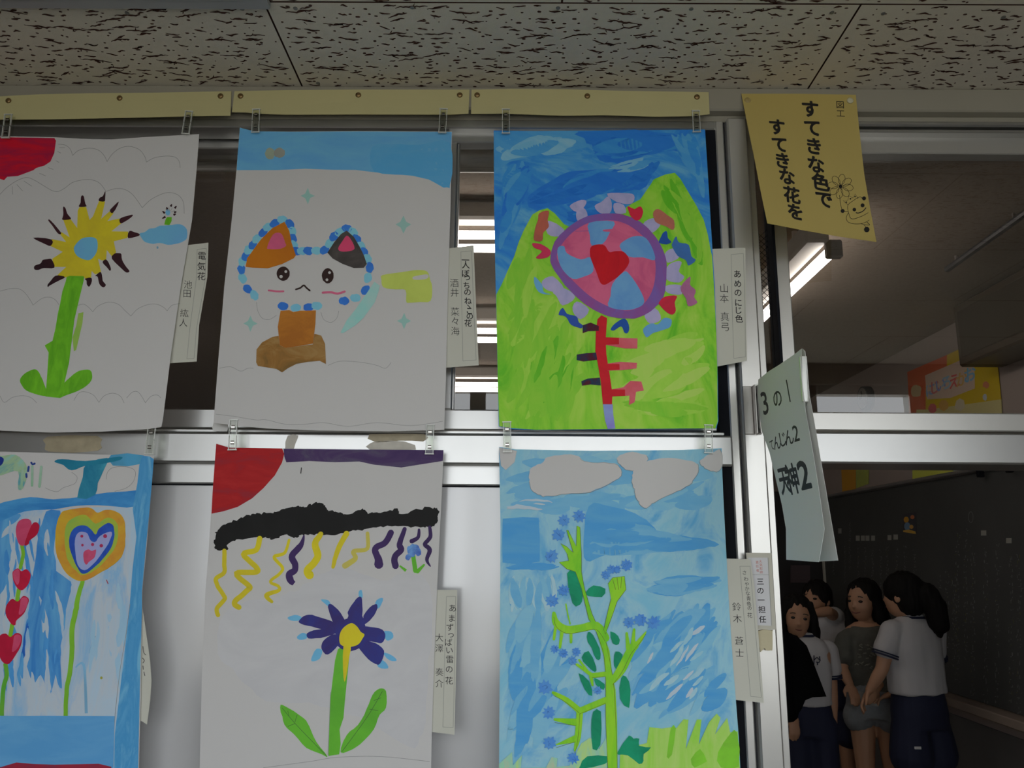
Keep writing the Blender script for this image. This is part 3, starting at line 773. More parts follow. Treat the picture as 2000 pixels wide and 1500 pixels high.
p = sh.part('leaf', t); p.poly(B([(165, 830), (220, 780), (285, 755), (320, 790), (370, 900), (380, 975), (240, 940), (180, 890)]), GRN, 4, 1); p.build()
p = sh.part('leaf', t); p.poly(B([(500, 900), (560, 830), (640, 770), (730, 760), (750, 800), (735, 860), (660, 920), (540, 965), (480, 985)]), GRN, 4, 1); p.build()
YL = paint((168, 150, 28), (150, 136, 30), k=k, scale=18)
p = sh.part('yellow_petals', t)
p.poly(A([(685, 770), (742, 768), (772, 880), (800, 850), (853, 718), (905, 722), (872, 870), (945, 805), (978, 822), (925, 890), (1030, 868), (1050, 905), (960, 978), (1105, 980), (1098, 1035), (980, 1065), (1000, 1160), (965, 1195), (920, 1140), (915, 1220), (880, 1230), (845, 1215), (870, 1330), (820, 1350), (790, 1320), (785, 1375), (735, 1390), (720, 1365), (600, 1362), (550, 1380), (495, 1355), (570, 1285), (468, 1285), (450, 1215), (540, 1155), (435, 1105), (445, 1045), (570, 1070), (515, 1000), (530, 985), (600, 1030), (545, 880), (610, 875), (665, 950), (670, 800)]), YL); p.build()
TIP = paint((42, 16, 22), (30, 14, 20), k=k)
for q in ([(700, 675), (722, 675), (735, 740), (745, 765), (680, 765), (695, 730)], [(908, 632), (905, 690), (900, 722), (852, 718), (860, 690), (885, 675)], [(1025, 722), (975, 820), (945, 800), (965, 775)], [(1138, 835), (1135, 855), (1045, 910), (1030, 870), (1080, 850)], [(1200, 1000), (1195, 1018), (1105, 1038), (1115, 975), (1160, 985)],
          [(1045, 1175), (1050, 1220), (1085, 1280), (1115, 1320), (1100, 1335), (1070, 1320), (965, 1215), (985, 1170), (1020, 1165)], [(910, 1220), (935, 1245), (955, 1300), (945, 1318), (920, 1285), (885, 1245)], [(870, 1330), (885, 1400), (912, 1440), (890, 1460), (855, 1430), (840, 1370), (820, 1360)], [(785, 1378), (788, 1420), (770, 1455), (750, 1440), (745, 1405), (730, 1390)],
          [(550, 1365), (545, 1385), (470, 1420), (430, 1445), (415, 1460), (412, 1440), (440, 1400), (480, 1362)], [(445, 1220), (468, 1290), (380, 1295), (330, 1310), (295, 1305), (300, 1275), (350, 1255), (370, 1225), (410, 1217)], [(285, 1035), (445, 1048), (435, 1105), (380, 1085)], [(415, 885), (435, 882), (525, 990), (500, 1000), (450, 930)], [(545, 768), (565, 780), (580, 825), (612, 870), (540, 880), (545, 840)]):
    p = sh.part('petal_tip', t); p.poly(A(q), TIP, 3, 0.8); p.build()
p = sh.part('blue_centre', t); p.poly(A([(640, 1110), (680, 1060), (720, 1035), (800, 1030), (838, 1060), (835, 1150), (790, 1215), (740, 1225), (670, 1195), (640, 1150)]), paint((84, 140, 180), k=k), 4); p.build()
p = sh.part('blue_cloud', t)
p.poly(A([(1205, 1000), (1250, 985), (1285, 955), (1330, 950), (1380, 930), (1480, 925), (1550, 915), (1600, 950), (1615, 1000), (1600, 1050), (1540, 1080), (1450, 1095), (1380, 1080), (1320, 1085), (1260, 1075), (1225, 1040)]), paint((84, 138, 178), k=k), 3, 1.5)
p.ell(*A([(1357, 1118)])[0], 2, 2.4, paint((84, 120, 140), k=k)); p.build()
p = sh.part('small_flower', t)
p.poly(A([(1440, 855), (1480, 855), (1478, 890), (1460, 925), (1415, 920), (1425, 880)]), GRN)
p.ell(*A([(1446, 815)])[0], 5, 6, paint((90, 140, 175), k=k), wobble=1.5)
for a, b, c, d in ((1480, 745, 1470, 765), (1520, 760, 1505, 780), (1435, 770, 1442, 790), (1400, 805, 1420, 822), (1398, 868, 1425, 852), (1520, 810, 1500, 815), (1515, 828, 1495, 838)):
    p.stroke(A([(a, b), (c, d)]), [2, 4.5], TIP, smooth=0)
for a in (20, 60, 100, 140): p.stroke([(A([(1462, 815)])[0][0] + 3 * math.cos(math.radians(-a)), A([(1462, 815)])[0][1] + 3 * math.sin(math.radians(-a))), (A([(1462, 815)])[0][0] + 11 * math.cos(math.radians(-a)), A([(1462, 815)])[0][1] + 11 * math.sin(math.radians(-a)))], 0.7, PENC, smooth=0)
p.build()

# ---- painting 2: cat flower
sh, t = painting('white painting of a calico cat face on a brown trunk with a blue sky band', [(468.6, 249), (480, 253), (497, 256.5), (568, 257), (694, 256), (883, 257), (880, 400), (875, 560), (871, 736), (867.6, 839.6), (764, 842.5), (624, 841), (520, 837), (470, 832), (417, 826), (425, 720), (438, 560), (453, 426), (462, 330)],
                 lambda u, v: bulge(u, v, 430, 875, 0.005, 250, 450) - 0.004 * max(0, (v - 650) / 190.0))
A, B = crop(400, 230, 3.571), crop(400, 540, 3.571)
p = sh.part('sky_band', t)
p.poly(A([(246, 70), (345, 95), (600, 98), (1050, 95), (1724, 98), (1708, 490), (1640, 470), (1560, 430), (1450, 405), (1180, 380), (1050, 362), (900, 362), (700, 355), (500, 365), (222, 365), (230, 250)]), paint((78, 130, 168), (68, 118, 158), k=0.28, scale=8, stretch=(1, 1, 3)), wobble=0.6)
p.poly(A([(1165, 205), (1300, 185), (1500, 190), (1710, 172), (1704, 480), (1560, 428), (1400, 398), (1180, 375)]), paint((62, 122, 168), (72, 126, 168), k=0.28, scale=10, stretch=(1, 1, 3)), 3, 1.5)
p.ell(*A([(455, 250)])[0], 10, 11, paint((112, 122, 108), k=0.28), wobble=2); p.ell(*A([(520, 245)])[0], 11, 10, paint((106, 108, 102), k=0.28), wobble=2); p.build()
TEAL = paint((112, 148, 142), (118, 148, 144), k=0.34)
def star4(x, y, r):
    return [(x + (r if i % 2 == 0 else r * 0.42) * math.sin(i * math.pi / 4) * (0.85 if i % 2 == 0 and i % 4 else 1), y - (r if i % 2 == 0 else r * 0.42) * math.cos(i * math.pi / 4)) for i in range(8)]
for (x, y), r in ((A([(718, 545)])[0], 16), (A([(1385, 745)])[0], 18), (B([(318, 328)])[0], 16), (B([(1390, 310)])[0], 16)):
    p = sh.part('sparkle', t); p.poly(star4(x, y, r), TEAL, wobble=1); p.build()
BD, BL_ = paint((40, 92, 160), (36, 80, 150), k=0.30), paint((104, 160, 196), (95, 150, 190), k=0.30)
beads = [(B, 298, 85, 1), (B, 345, 130, 0)] + [(A, x, y, c) for x, y, c in ((262, 1120, 0), (255, 1055, 1), (262, 1000, 0), (285, 965, 1), (305, 920, 0), (335, 885, 1), (362, 845, 0), (408, 800, 1), (440, 762, 0), (488, 735, 1), (540, 710, 0), (592, 740, 1), (610, 795, 0), (615, 845, 1), (620, 890, 0), (642, 930, 1), (680, 930, 0), (722, 928, 1), (780, 928, 0), (835, 922, 1), (870, 875, 0), (900, 828, 1), (940, 795, 0), (990, 772, 1), (1035, 800, 0), (1060, 848, 1), (1090, 895, 0), (1110, 938, 1), (1135, 985, 0), (1150, 1045, 1))] + [(B, x, y, c) for x, y, c in ((1138, 10, 0), (1120, 95, 1), (1050, 148, 0), (970, 170, 1), (545, 208, 1), (635, 218, 0), (725, 215, 1), (780, 205, 0))]
pts = [C_([(x, y)])[0] for C_, x, y, c in beads]
for i, (C_, x, y, c) in enumerate(beads):
    u, v = pts[i]; q = pts[min(i + 1, len(pts) - 1)]; r_ = pts[max(i - 1, 0)]
    an = math.atan2(q[1] - r_[1], q[0] - r_[0]) if i < 34 else 0.0
    p = sh.part('blue_petal_bead', t); p.ell(u, v, 10.6, 7.8 if i < 34 else 8.0, BD if c else BL_, n=14, rot=an, wobble=2.0); p.build()
p = sh.part('trunk', t)
p.poly(B([(362, 510), (400, 460), (470, 420), (515, 415), (520, 480), (560, 500), (755, 475), (765, 400), (810, 410), (840, 470), (845, 610), (800, 590), (720, 595), (640, 610), (580, 640), (540, 668), (500, 645), (370, 625), (358, 600)]), paint((128, 100, 58), (96, 74, 38), k=0.36, scale=16, stretch=(1, 1, 2), c3=(118, 84, 40)), wobble=1)
p.poly(B([(530, 240), (590, 235), (620, 250), (660, 240), (775, 235), (770, 330), (755, 470), (660, 485), (560, 500), (520, 480), (510, 350), (520, 280)]), paint((158, 102, 34), (132, 80, 26), k=0.36, scale=14), wobble=1.2)
p.build()
p = sh.part('orange_ear', t)
p.poly(A([(285, 1040), (295, 980), (390, 850), (470, 770), (555, 725), (590, 790), (605, 870), (635, 960), (620, 980), (540, 1020), (440, 1050), (330, 1045)]), paint((142, 84, 14), (134, 76, 14), k=0.30))
p.poly(A([(435, 905), (460, 840), (490, 805), (535, 810), (560, 870), (565, 895), (520, 915), (450, 915)]), paint((160, 68, 98), k=0.30), 4); p.build()
p = sh.part('black_ear', t)
p.poly(A([(855, 940), (900, 870), (950, 810), (990, 788), (1040, 830), (1080, 900), (1110, 960), (1130, 1020), (1110, 1045), (1040, 1048), (960, 1020), (890, 980)]), paint((28, 25, 25), (60, 56, 54), k=0.30, scale=20, contrast=0.5), wobble=0.8)
p.poly(A([(930, 910), (960, 860), (990, 822), (1020, 850), (1045, 910), (1010, 930), (950, 932)]), paint((166, 52, 84), k=0.30), 3); p.build()
EYE = paint((34, 20, 18), k=0.30)
for cx, cy, rx, ry, hs in ((547, 1087, 46, 50, ((532, 1108, 12), (565, 1073, 10))), (858, 1102, 41, 53, ((870, 1080, 10), (852, 1130, 10)))):
    p = sh.part('eye', t); p.ell(*A([(cx, cy)])[0], rx / 3.571, ry / 3.571, EYE, n=20, wobble=0.8)
    for hx, hy, hr in hs: p.ell(*A([(hx, hy)])[0], hr / 3.571, hr / 3.571, PAPER, n=8)
    p.build()
p = sh.part('mouth', t); p.stroke(B([(635, 90), (665, 80), (690, 62), (710, 80), (732, 98)]), 3.2, EYE); p.build()
PK = paint((172, 82, 110), k=0.32)
p = sh.part('cheek', t); p.stroke(B([(445, 97), (490, 103), (548, 105)]), 3.6, PK, wobble=1); p.build()
p = sh.part('cheek', t); p.stroke(B([(822, 112), (880, 110), (925, 118), (975, 105)]), 4.2, PK, wobble=1); p.build()
p = sh.part('teal_streak', t); p.poly(B([(1180, 40), (1225, 60), (1215, 110), (1190, 180), (1110, 290), (1050, 340), (965, 395), (940, 390), (990, 300), (1050, 230), (1120, 120)]), paint((112, 160, 156), (128, 158, 155), k=0.34, scale=20), wobble=3); p.build()
p = sh.part('green_watering_can', t)
p.poly(B([(1232, 20), (1240, -10), (1370, -30), (1480, -45), (1550, -35), (1570, 20), (1585, 70), (1575, 170), (1500, 178), (1430, 183), (1405, 175), (1400, 95), (1330, 90), (1245, 75)]), paint((150, 162, 76), (142, 154, 70), k=0.33), 3)
p.poly(B([(1450, 5), (1480, -5), (1550, -15), (1560, 5), (1530, 20), (1460, 22)]), PAPER, 3); p.build()
p = sh.part('pencil_marks', t)
for L_ in ([(360, 180), (370, 240), (400, 290), (450, 300), (500, 270)], [(810, 250), (830, 300), (880, 320), (920, 290), (935, 240)], [(100, 640), (180, 630), (250, 660), (300, 640), (340, 640)], [(860, 620), (950, 590), (1100, 600), (1200, 620), (1260, 640), (1300, 600)], [(75, 960), (200, 975), (350, 1000), (430, 1000), (560, 1030), (700, 1030), (830, 1020), (1000, 1045), (1200, 1020), (1440, 1040), (1660, 1010)]):
    p.stroke(B(L_), 0.7, PENC, lay=1)
p.build()

# ---- painting 3: candy flower
sh, t = painting('painting of a round pink and blue candy flower with a red heart on green hills', [(964.3, 255), (1050, 256), (1134, 255), (1377, 253), (1382, 330), (1388, 430), (1396, 560), (1402, 740), (1403, 823), (1399, 837), (1210, 838.5), (1048, 840), (1000, 838), (974, 833), (972, 742), (968, 560), (965, 400)],
                 lambda u, v: bulge(u, v, 965, 1400, 0.004, 250, 450) - 0.004 * max(0, (v - 600) / 240.0),
                 mat=paint((72, 128, 178), (24, 84, 152), k=0.27, scale=7, stretch=(1, 1, 2.6), rot=0.45, c3=(40, 104, 168), contrast=0.3, dist=1.5))
A, B = crop(940, 230, 3.704), crop(940, 540, 3.704)
AB = lambda pts: A([(a, b + 1148) for a, b in pts])
p = sh.part('dark_sky_strokes', t)
DK = paint((18, 76, 146), (30, 92, 160), k=0.27, scale=10, stretch=(1, 1, 4), rot=0.4)
LT = paint((100, 140, 172), (84, 134, 176), k=0.27, scale=10, stretch=(1, 1, 3), rot=0.3)
P3P = [(968, 259), (1374, 257), (1384, 428), (1350, 360), (1318, 340), (1290, 345), (1268, 365), (1240, 395), (1180, 415), (1110, 425), (1080, 408), (1040, 412), (1010, 470), (985, 540), (972, 590)]
MD = paint((42, 108, 172), (34, 98, 164), k=0.27, scale=10, stretch=(1, 1, 4), rot=0.4)
DK2 = paint((28, 88, 156), (22, 80, 150), k=0.27, scale=10, stretch=(1, 1, 4), rot=0.4)
LT2 = paint((80, 130, 176), (92, 136, 174), k=0.27, scale=10, stretch=(1, 1, 3), rot=0.3)
MD2 = paint((62, 122, 178), (50, 112, 172), k=0.27, scale=10, stretch=(1, 1, 4), rot=0.4)
p.poly(A([(96, 100), (700, 98), (790, 210), (600, 250), (420, 240), (300, 300), (200, 320), (100, 400)]), MD2, 0, 3)
p.poly(A([(715, 100), (1300, 100), (1470, 160), (1440, 240), (1260, 260), (1000, 330), (860, 310), (820, 220), (740, 160)]), DK2, 3, 6)
p.poly(A([(330, 570), (420, 500), (560, 420), (700, 380), (900, 370), (1100, 300), (1230, 400), (1150, 520), (950, 540), (800, 560), (500, 650), (380, 660)]), DK2, 3, 8)
p.brush(A([(100, 100), (700, 100), (800, 210), (560, 280), (300, 300), (105, 420)]), [LT, MD2, MD2, LT2], 34, 90, 26, -0.2, .35, 3)
p.brush(A([(640, 100), (1500, 105), (1540, 260), (1300, 260), (1000, 340), (800, 310), (760, 180)]), [DK, DK, MD, DK2], 34, 110, 28, -0.25, .3, 4)
p.brush(A([(1300, 105), (1600, 100), (1632, 420), (1650, 690), (1560, 560), (1440, 330)]), [MD2, MD, MD2], 26, 80, 20, 1.2, .3, 5)
p.brush(A([(330, 570), (420, 480), (700, 360), (1250, 260), (1400, 330), (1230, 420), (1150, 560), (1050, 560), (600, 650), (360, 660)]), [DK, DK, MD, DK2], 44, 105, 24, -0.45, .25, 6)
p.brush(A([(100, 330), (330, 280), (420, 420), (330, 600), (280, 760), (180, 1000), (105, 1180)]), [MD, MD2, DK2], 30, 90, 22, -1.2, .3, 7)
p.brush(A([(850, 360), (1150, 260), (1330, 330), (1150, 400), (980, 430)]), [LT2, MD2], 7, 60, 9, -0.4, .2, 8)
p.brush(A([(480, 640), (620, 590), (1080, 540), (1060, 720), (640, 790), (540, 720)]), [DK, MD], 20, 70, 16, -0.2, .3, 9)
p.build()
p = sh.part('green_hills', t)
GH = paint((134, 170, 64), (78, 150, 30), k=0.34, scale=6, stretch=(2.2, 1, 1), c3=(112, 164, 44), contrast=0.34, dist=1.8)
p.poly(A([(108, 1278), (150, 1200), (190, 1110), (240, 1000), (270, 900), (310, 810), (370, 700), (420, 670), (480, 655), (530, 690), (600, 770), (640, 790), (900, 760), (1060, 640), (1090, 620), (1150, 590), (1220, 490), (1250, 445), (1330, 410), (1400, 398), (1440, 440), (1500, 540), (1560, 640), (1610, 740), (1640, 850), (1660, 960), (1670, 1000), (1683, 1222)]) + B([(1700, 400), (1709, 700), (1710, 1048), (1695, 1098), (1000, 1103), (400, 1109), (200, 1096), (130, 1083), (120, 750), (108, 200)]), GH, wobble=0.6)
p.build()
p = sh.part('grass_strokes', t)
DG = paint((72, 146, 24), (84, 152, 34), k=0.34, scale=12, stretch=(3, 1, 1))
MG2 = paint((128, 168, 60), (118, 164, 52), k=0.34, scale=12, stretch=(3, 1, 1)); MG = paint((112, 162, 46), (98, 158, 40), k=0.34, scale=12, stretch=(3, 1, 1)); LG3 = paint((142, 174, 78), (134, 168, 70), k=0.34, scale=12, stretch=(3, 1, 1))
p.brush(A([(1100, 640), (1240, 460), (1400, 410), (1450, 480), (1600, 760), (1650, 1000), (1640, 1150), (1500, 1100), (1400, 700), (1250, 640)]), [DG, MG, MG], 26, 90, 20, 1.1, .35, 11)
p.build(); p = sh.part('grass_strokes', t)
p.brush(B([(130, -150), (380, -300), (500, 100), (800, 350), (820, 900), (860, 1080), (140, 1060)]), [MG, MG, MG2], 40, 120, 24, -1.2, .35, 12)
p.build(); p = sh.part('grass_strokes', t)
p.brush(B([(420, 400), (560, 330), (700, 560), (800, 800), (640, 1040), (300, 1060), (330, 800)]), [DG, MG, MG], 22, 120, 24, -1.25, .3, 13)
p.build(); p = sh.part('grass_strokes', t)
p.brush(B([(1000, 480), (1300, 420), (1650, 300), (1690, 1000), (1100, 1080), (980, 900)]), [LG3, MG2, MG2], 34, 110, 26, -0.3, .5, 14)
p.build(); p = sh.part('grass_strokes', t)
p.brush(B([(960, 880), (1300, 860), (1690, 900), (1690, 1050), (1000, 1060)]), [MG], 10, 90, 14, 0.1, .2, 15)
p.build()
LAV = paint((138, 132, 168), (118, 118, 150), k=0.30, scale=24)
for q in ([(690, 680), (740, 650), (770, 710), (700, 750)], [(640, 640), (700, 600), (760, 600), (740, 650), (690, 680)], [(820, 640), (880, 600), (920, 570), (945, 620), (930, 690), (860, 690)], [(960, 620), (1030, 630), (1045, 690), (970, 690)], [(910, 550), (1040, 545), (1105, 560), (1090, 620), (980, 610)], [(1170, 770), (1240, 725), (1300, 760), (1240, 830)], [(1330, 980), (1390, 945), (1440, 1000), (1350, 1050)], [(1345, 1080), (1400, 1040), (1450, 1045), (1430, 1110), (1470, 1150), (1430, 1190), (1340, 1170)], [(470, 760), (510, 750), (600, 810), (560, 860), (480, 840)]):
    p = sh.part('lavender_petal', t); p.poly(A(q), LAV, 3, 1); p.build()
for q in ([(440, 30), (520, 0), (600, 90), (520, 110), (450, 80)], [(520, 110), (600, 85), (680, 150), (590, 210), (550, 150)], [(690, 180), (780, 240), (720, 310), (660, 250)], [(1180, 270), (1260, 230), (1300, 310), (1220, 340)], [(1330, 70), (1440, 60), (1450, 130), (1350, 120)]):
    p = sh.part('lavender_petal', t); p.poly(B(q), LAV, 3, 1); p.build()
p = sh.part('purple_ring', t)
p.poly(A([(500, 1010), (530, 900), (620, 800), (760, 715), (920, 692), (1060, 710), (1180, 775), (1280, 890), (1335, 1010), (1340, 1130), (1320, 1290), (1250, 1380), (1150, 1440), (1060, 1453), (920, 1435), (780, 1370), (660, 1270), (560, 1150), (510, 1070)]), paint((112, 58, 112), (88, 72, 134), k=0.32, scale=5, c3=(104, 62, 118)), 4, 0.8); p.build()
p = sh.part('pink_disc', t)
p.poly(A([(545, 1000), (580, 920), (660, 830), (780, 760), (930, 742), (1040, 765), (1140, 830), (1220, 920), (1255, 1020), (1260, 1130), (1240, 1240), (1190, 1330), (1120, 1380), (1040, 1395), (920, 1365), (800, 1300), (700, 1215), (620, 1130), (570, 1060)]), paint((172, 78, 108), (150, 62, 96), k=0.32, scale=16), 4); p.build()
for q in ([(780, 760), (960, 750), (930, 830), (880, 910), (800, 925), (785, 850)], [(1000, 930), (1050, 880), (1120, 855), (1190, 870), (1240, 950), (1255, 1030), (1170, 1010), (1070, 1005)], [(555, 940), (600, 930), (620, 980), (720, 1025), (790, 1010), (810, 1110), (740, 1150), (660, 1165), (590, 1100), (555, 1020)], [(1030, 1115), (1070, 1130), (1140, 1230), (1180, 1330), (1130, 1375), (1040, 1392), (920, 1365), (935, 1290), (950, 1200)]):
    p = sh.part('blue_sector', t); p.poly(A(q), paint((70, 112, 160), (86, 130, 176), k=0.32, scale=14), 3); p.build()
p = sh.part('red_heart', t); p.poly(A([(790, 940), (830, 918), (890, 922), (925, 970), (970, 965), (1030, 970), (1068, 1020), (1060, 1070), (1000, 1140), (930, 1190), (890, 1208), (860, 1190), (830, 1110), (790, 1010)]), paint((158, 14, 24), (140, 10, 24), k=0.32), 4); p.build()
for nm, C_, q, c in (('candy', A, [(420, 690), (490, 672), (480, 740), (490, 790), (450, 830), (440, 890), (380, 885), (390, 800), (410, 740)], (150, 76, 62)), ('candy', A, [(1245, 690), (1280, 660), (1350, 705), (1395, 745), (1390, 810), (1330, 785), (1260, 750)], (146, 86, 72)), ('small_heart', A, [(370, 910), (430, 915), (500, 960), (490, 1000), (430, 1020), (395, 1010), (440, 965), (385, 940)], (176, 40, 74)),
                     ('small_heart', A, [(1060, 640), (1110, 660), (1150, 640), (1172, 680), (1150, 735), (1110, 740), (1075, 700)], (178, 28, 54)), ('small_heart', A, [(1285, 890), (1310, 840), (1340, 820), (1350, 870), (1375, 900), (1340, 915), (1290, 905)], (24, 66, 140)), ('candy', A, [(1380, 910), (1410, 860), (1430, 900), (1500, 920), (1520, 1000), (1550, 1030), (1500, 1070), (1480, 1030), (1420, 1000), (1385, 940)], (48, 92, 152)),
                     ('candy', B, [(1440, 80), (1510, 0), (1510, 60), (1550, 100), (1540, 150), (1565, 190), (1500, 215), (1480, 160)], (140, 84, 120)), ('small_heart', B, [(1285, 185), (1330, 145), (1415, 140), (1400, 190), (1405, 250), (1380, 275), (1330, 250), (1290, 205)], (170, 28, 52)), ('candy', B, [(1170, 380), (1230, 340), (1280, 345), (1320, 300), (1375, 310), (1370, 360), (1310, 390), (1240, 410), (1195, 440)], (86, 140, 190)),
                     ('small_heart', B, [(935, 380), (980, 330), (1040, 305), (1070, 370), (1060, 410), (1035, 405), (1010, 360), (960, 390)], (20, 66, 142)), ('candy', B, [(560, 275), (590, 225), (620, 270), (690, 290), (705, 330), (735, 350), (720, 375), (650, 350), (610, 290)], (34, 66, 140)), ('candy', B, [(385, 0), (440, 60), (450, 110), (510, 130), (430, 120), (390, 70)], (90, 150, 190))):
    p = sh.part(nm, t); p.poly(C_(q), paint(c, k=0.34, scale=20), 3, 1); p.build()
p = sh.part('red_stem', t)
RS = paint((166, 22, 34), (150, 16, 28), k=0.36)
p.poly(B([(840, 310), (870, 280), (910, 300), (900, 450), (905, 560), (930, 720), (950, 850), (945, 925), (880, 925), (865, 760), (840, 620), (825, 540), (830, 400)]), RS, wobble=0.6)
p.poly(B([(880, 925), (950, 925), (955, 1000), (970, 1100), (915, 1103), (895, 1040)]), paint((112, 108, 172), (120, 140, 196), k=0.38, scale=20)); p.build()
PKB = paint((182, 84, 96), (166, 60, 70), k=0.36)
DKB = paint((28, 40, 62), (64, 16, 34), k=0.36, scale=30, contrast=0.1)
for q in ([(900, 440), (1030, 445), (1130, 450), (1130, 520), (1040, 520), (900, 495)], [(905, 630), (1000, 618), (1125, 625), (1125, 665), (1010, 680), (915, 680)], [(945, 815), (1030, 800), (1080, 755), (1160, 760), (1175, 825), (1120, 835), (1110, 910), (1070, 930), (1070, 860), (950, 868)]):
    p = sh.part('branch', t); p.poly(B(q), PKB, wobble=1); mx = min(x for x, y in q); p.poly(B([(mx - 5, q[0][1]), (mx + 95, q[0][1] + 4), (mx + 95, q[-1][1] - 5), (mx - 5, q[-1][1])]), RS, wobble=1); p.build()
for q in ([(735, 350), (790, 335), (850, 360), (850, 395), (770, 395), (735, 410)], [(690, 565), (760, 555), (830, 550), (840, 600), (740, 615), (690, 605)], [(725, 760), (770, 740), (860, 730), (865, 790), (790, 780), (730, 790)]):
    p = sh.part('branch', t); p.poly(B(q), DKB, wobble=1); p.build()

# ---- painting 4: hearts and tulips
sh, t = painting('blue watercolour with a rainbow heart flower and a row of pink hearts', [(-60, 881), (0, 882), (89, 884.5), (200, 888), (301, 889.6), (296, 948), (287, 1060), (278, 1153), (277, 1200), (275, 1350), (271, 1500), (268, 1580), (-120, 1580)],
                 lambda u, v: bulge(u, v, -100, 290, 0.004, 880, 1000))
A, B = crop(0, 850, 4.286), crop(0, 1180, 4.688); k = 0.44
PALE = paint((150, 172, 190), (120, 158, 190), k=k, scale=6, stretch=(4, 1, 1), c3=(160, 170, 180), contrast=0.3)
BLU = paint((48, 112, 176), (84, 146, 190), k=k, scale=8, stretch=(4, 1, 1), contrast=0.3)
BLH = paint((40, 108, 170), (66, 136, 186), k=k, scale=8, stretch=(1, 1, 4), contrast=0.3)
TEA = paint((26, 104, 134), (60, 140, 160), k=k, scale=10, stretch=(2, 1, 1), contrast=0.3)
p = sh.part('pale_field', t); p.poly(A([(-200, 640), (450, 620), (900, 595), (1130, 600), (1150, 800), (1120, 1300), (1085, 2800), (-200, 2800)]), PALE, wobble=2); p.build()
p = sh.part('blue_strokes', t)
p.poly(A([(-200, 760), (20, 690), (165, 655), (140, 720), (60, 760), (20, 830), (-10, 900), (-200, 1000)]), BLU, 3, 3)
p.poly(A([(-100, 1000), (50, 840), (110, 840), (90, 1000), (70, 1120), (30, 1300), (-100, 1400)]), BLU, 3, 4)
p.poly(A([(330, 800), (390, 640), (500, 640), (480, 760), (455, 900), (480, 1130), (600, 1230), (590, 1300), (540, 1500), (480, 1700), (300, 1750), (240, 1560), (260, 1300), (300, 1000)]), BLU, 3, 4)
p.poly(B([(230, 190), (310, 80), (420, 20), (600, 0), (560, 350), (470, 800), (430, 800), (380, 650), (310, 730), (250, 600), (240, 450), (200, 480), (215, 330)]), BLU, 3, 3)
p.poly(B([(240, 190), (262, 200), (240, 400), (250, 500), (195, 500), (210, 380)]), paint((26, 84, 168), k=k), 3, 1)
p.stroke(B([(530, 270), (545, 500), (565, 770)]), [4, 3, 1.5], BLU); p.stroke(B([(690, 580), (740, 540), (770, 570), (780, 700), (790, 1000)]), [2, 5, 5, 6], paint((110, 158, 190), k=k)); p.stroke(B([(870, 290), (820, 450)]), [3, 5], paint((120, 160, 190), k=k), smooth=0)
p.build()
p = sh.part('wash_streaks', t)
p.brush(A([(60, 680), (450, 640), (480, 1250), (560, 1400), (560, 2200), (20, 2250), (20, 900)]), [BLU, PALE, paint((70, 136, 190), (56, 120, 180), k=k, scale=8, stretch=(4, 1, 1))], 46, 80, 9, 1.5, .15, 41)
p.build(); p = sh.part('wash_streaks', t)
p.brush(A([(720, 1250), (1090, 1180), (1080, 2250), (720, 2260)]), [PALE, paint((130, 166, 192), (140, 170, 190), k=k, scale=8, stretch=(4, 1, 1))], 26, 80, 12, 1.6, .15, 42)
p.build()
p = sh.part('blue_frame', t)
p.poly(A([(-200, 640), (0, 570), (100, 545), (250, 520), (450, 535), (650, 520), (820, 490), (1050, 470), (1170, 470), (1120, 600), (900, 590), (650, 590), (450, 620), (200, 640), (0, 720), (-200, 760)]), BLH, 3, 1)
p.poly(A([(735, 230), (900, 190), (870, 290), (820, 400), (800, 500), (650, 530), (690, 350)]), TEA, 2, 2)
p.poly(A([(930, 160), (1210, 170), (1190, 240), (950, 255)]), paint((70, 140, 176), k=k), 2, 3)
p.poly(A([(1190, 172), (1250, 176), (1287, 200), (1270, 420), (1250, 640), (1225, 900), (1190, 1300), (1186, 1500)]) + B([(1290, 400), (1280, 800), (1262, 1700), (1040, 1700), (1050, 1200), (1120, 600), (1180, 100)]) + A([(1110, 1100), (1140, 850), (1110, 620), (1150, 400), (1165, 250)]), paint((76, 140, 182), (100, 158, 190), k=k, scale=9, stretch=(5, 1, 1), contrast=0.3, c3=(60, 128, 176)), wobble=1)
p.poly(A([(455, 220), (520, 198), (720, 215), (1000, 180), (1000, 210), (850, 240), (720, 255), (600, 295), (530, 250)]), paint((18, 96, 124), (30, 112, 138), k=k), 3, 1)
p.build()
p = sh.part('teal_dabs', t)
p.poly(A([(-60, 190), (30, 175), (130, 165), (215, 240), (220, 340), (190, 450), (150, 440), (150, 300), (30, 330), (-60, 330)]), paint((120, 168, 165), (80, 140, 150), k=k, c3=(140, 165, 130), scale=20), 3, 2)
p.poly(A([(-60, 180), (15, 185), (35, 210), (10, 250), (-60, 270)]), paint((20, 44, 130), k=k), 3, 1)
for q in ([(262, 230), (272, 245), (290, 238)], [(240, 265), (235, 300)], [(220, 325), (222, 350)]): p.stroke(A(q), 4, paint((36, 60, 130), k=k), smooth=0)
for q in ([(270, 260), (268, 420)], [(345, 265), (330, 430)], [(190, 300), (180, 430)]): p.stroke(A(q), 5, paint((150, 170, 160), (120, 160, 130), k=k), smooth=0)
p.build()
p = sh.part('pencil_marks', t)
for q in ([(380, 440), (420, 460), (480, 472), (530, 440), (590, 420), (630, 400), (645, 350), (600, 310)], [(890, 370), (900, 310), (950, 270), (1060, 265), (1130, 300), (1120, 380), (1060, 440), (960, 470)]): p.stroke(A(q), 0.8, PENC)
p.stroke(B([(1190, 0), (1150, 300), (1100, 600), (1060, 950), (1040, 1200)]), 0.9, PENC); p.build()
p = sh.part('stems', t)
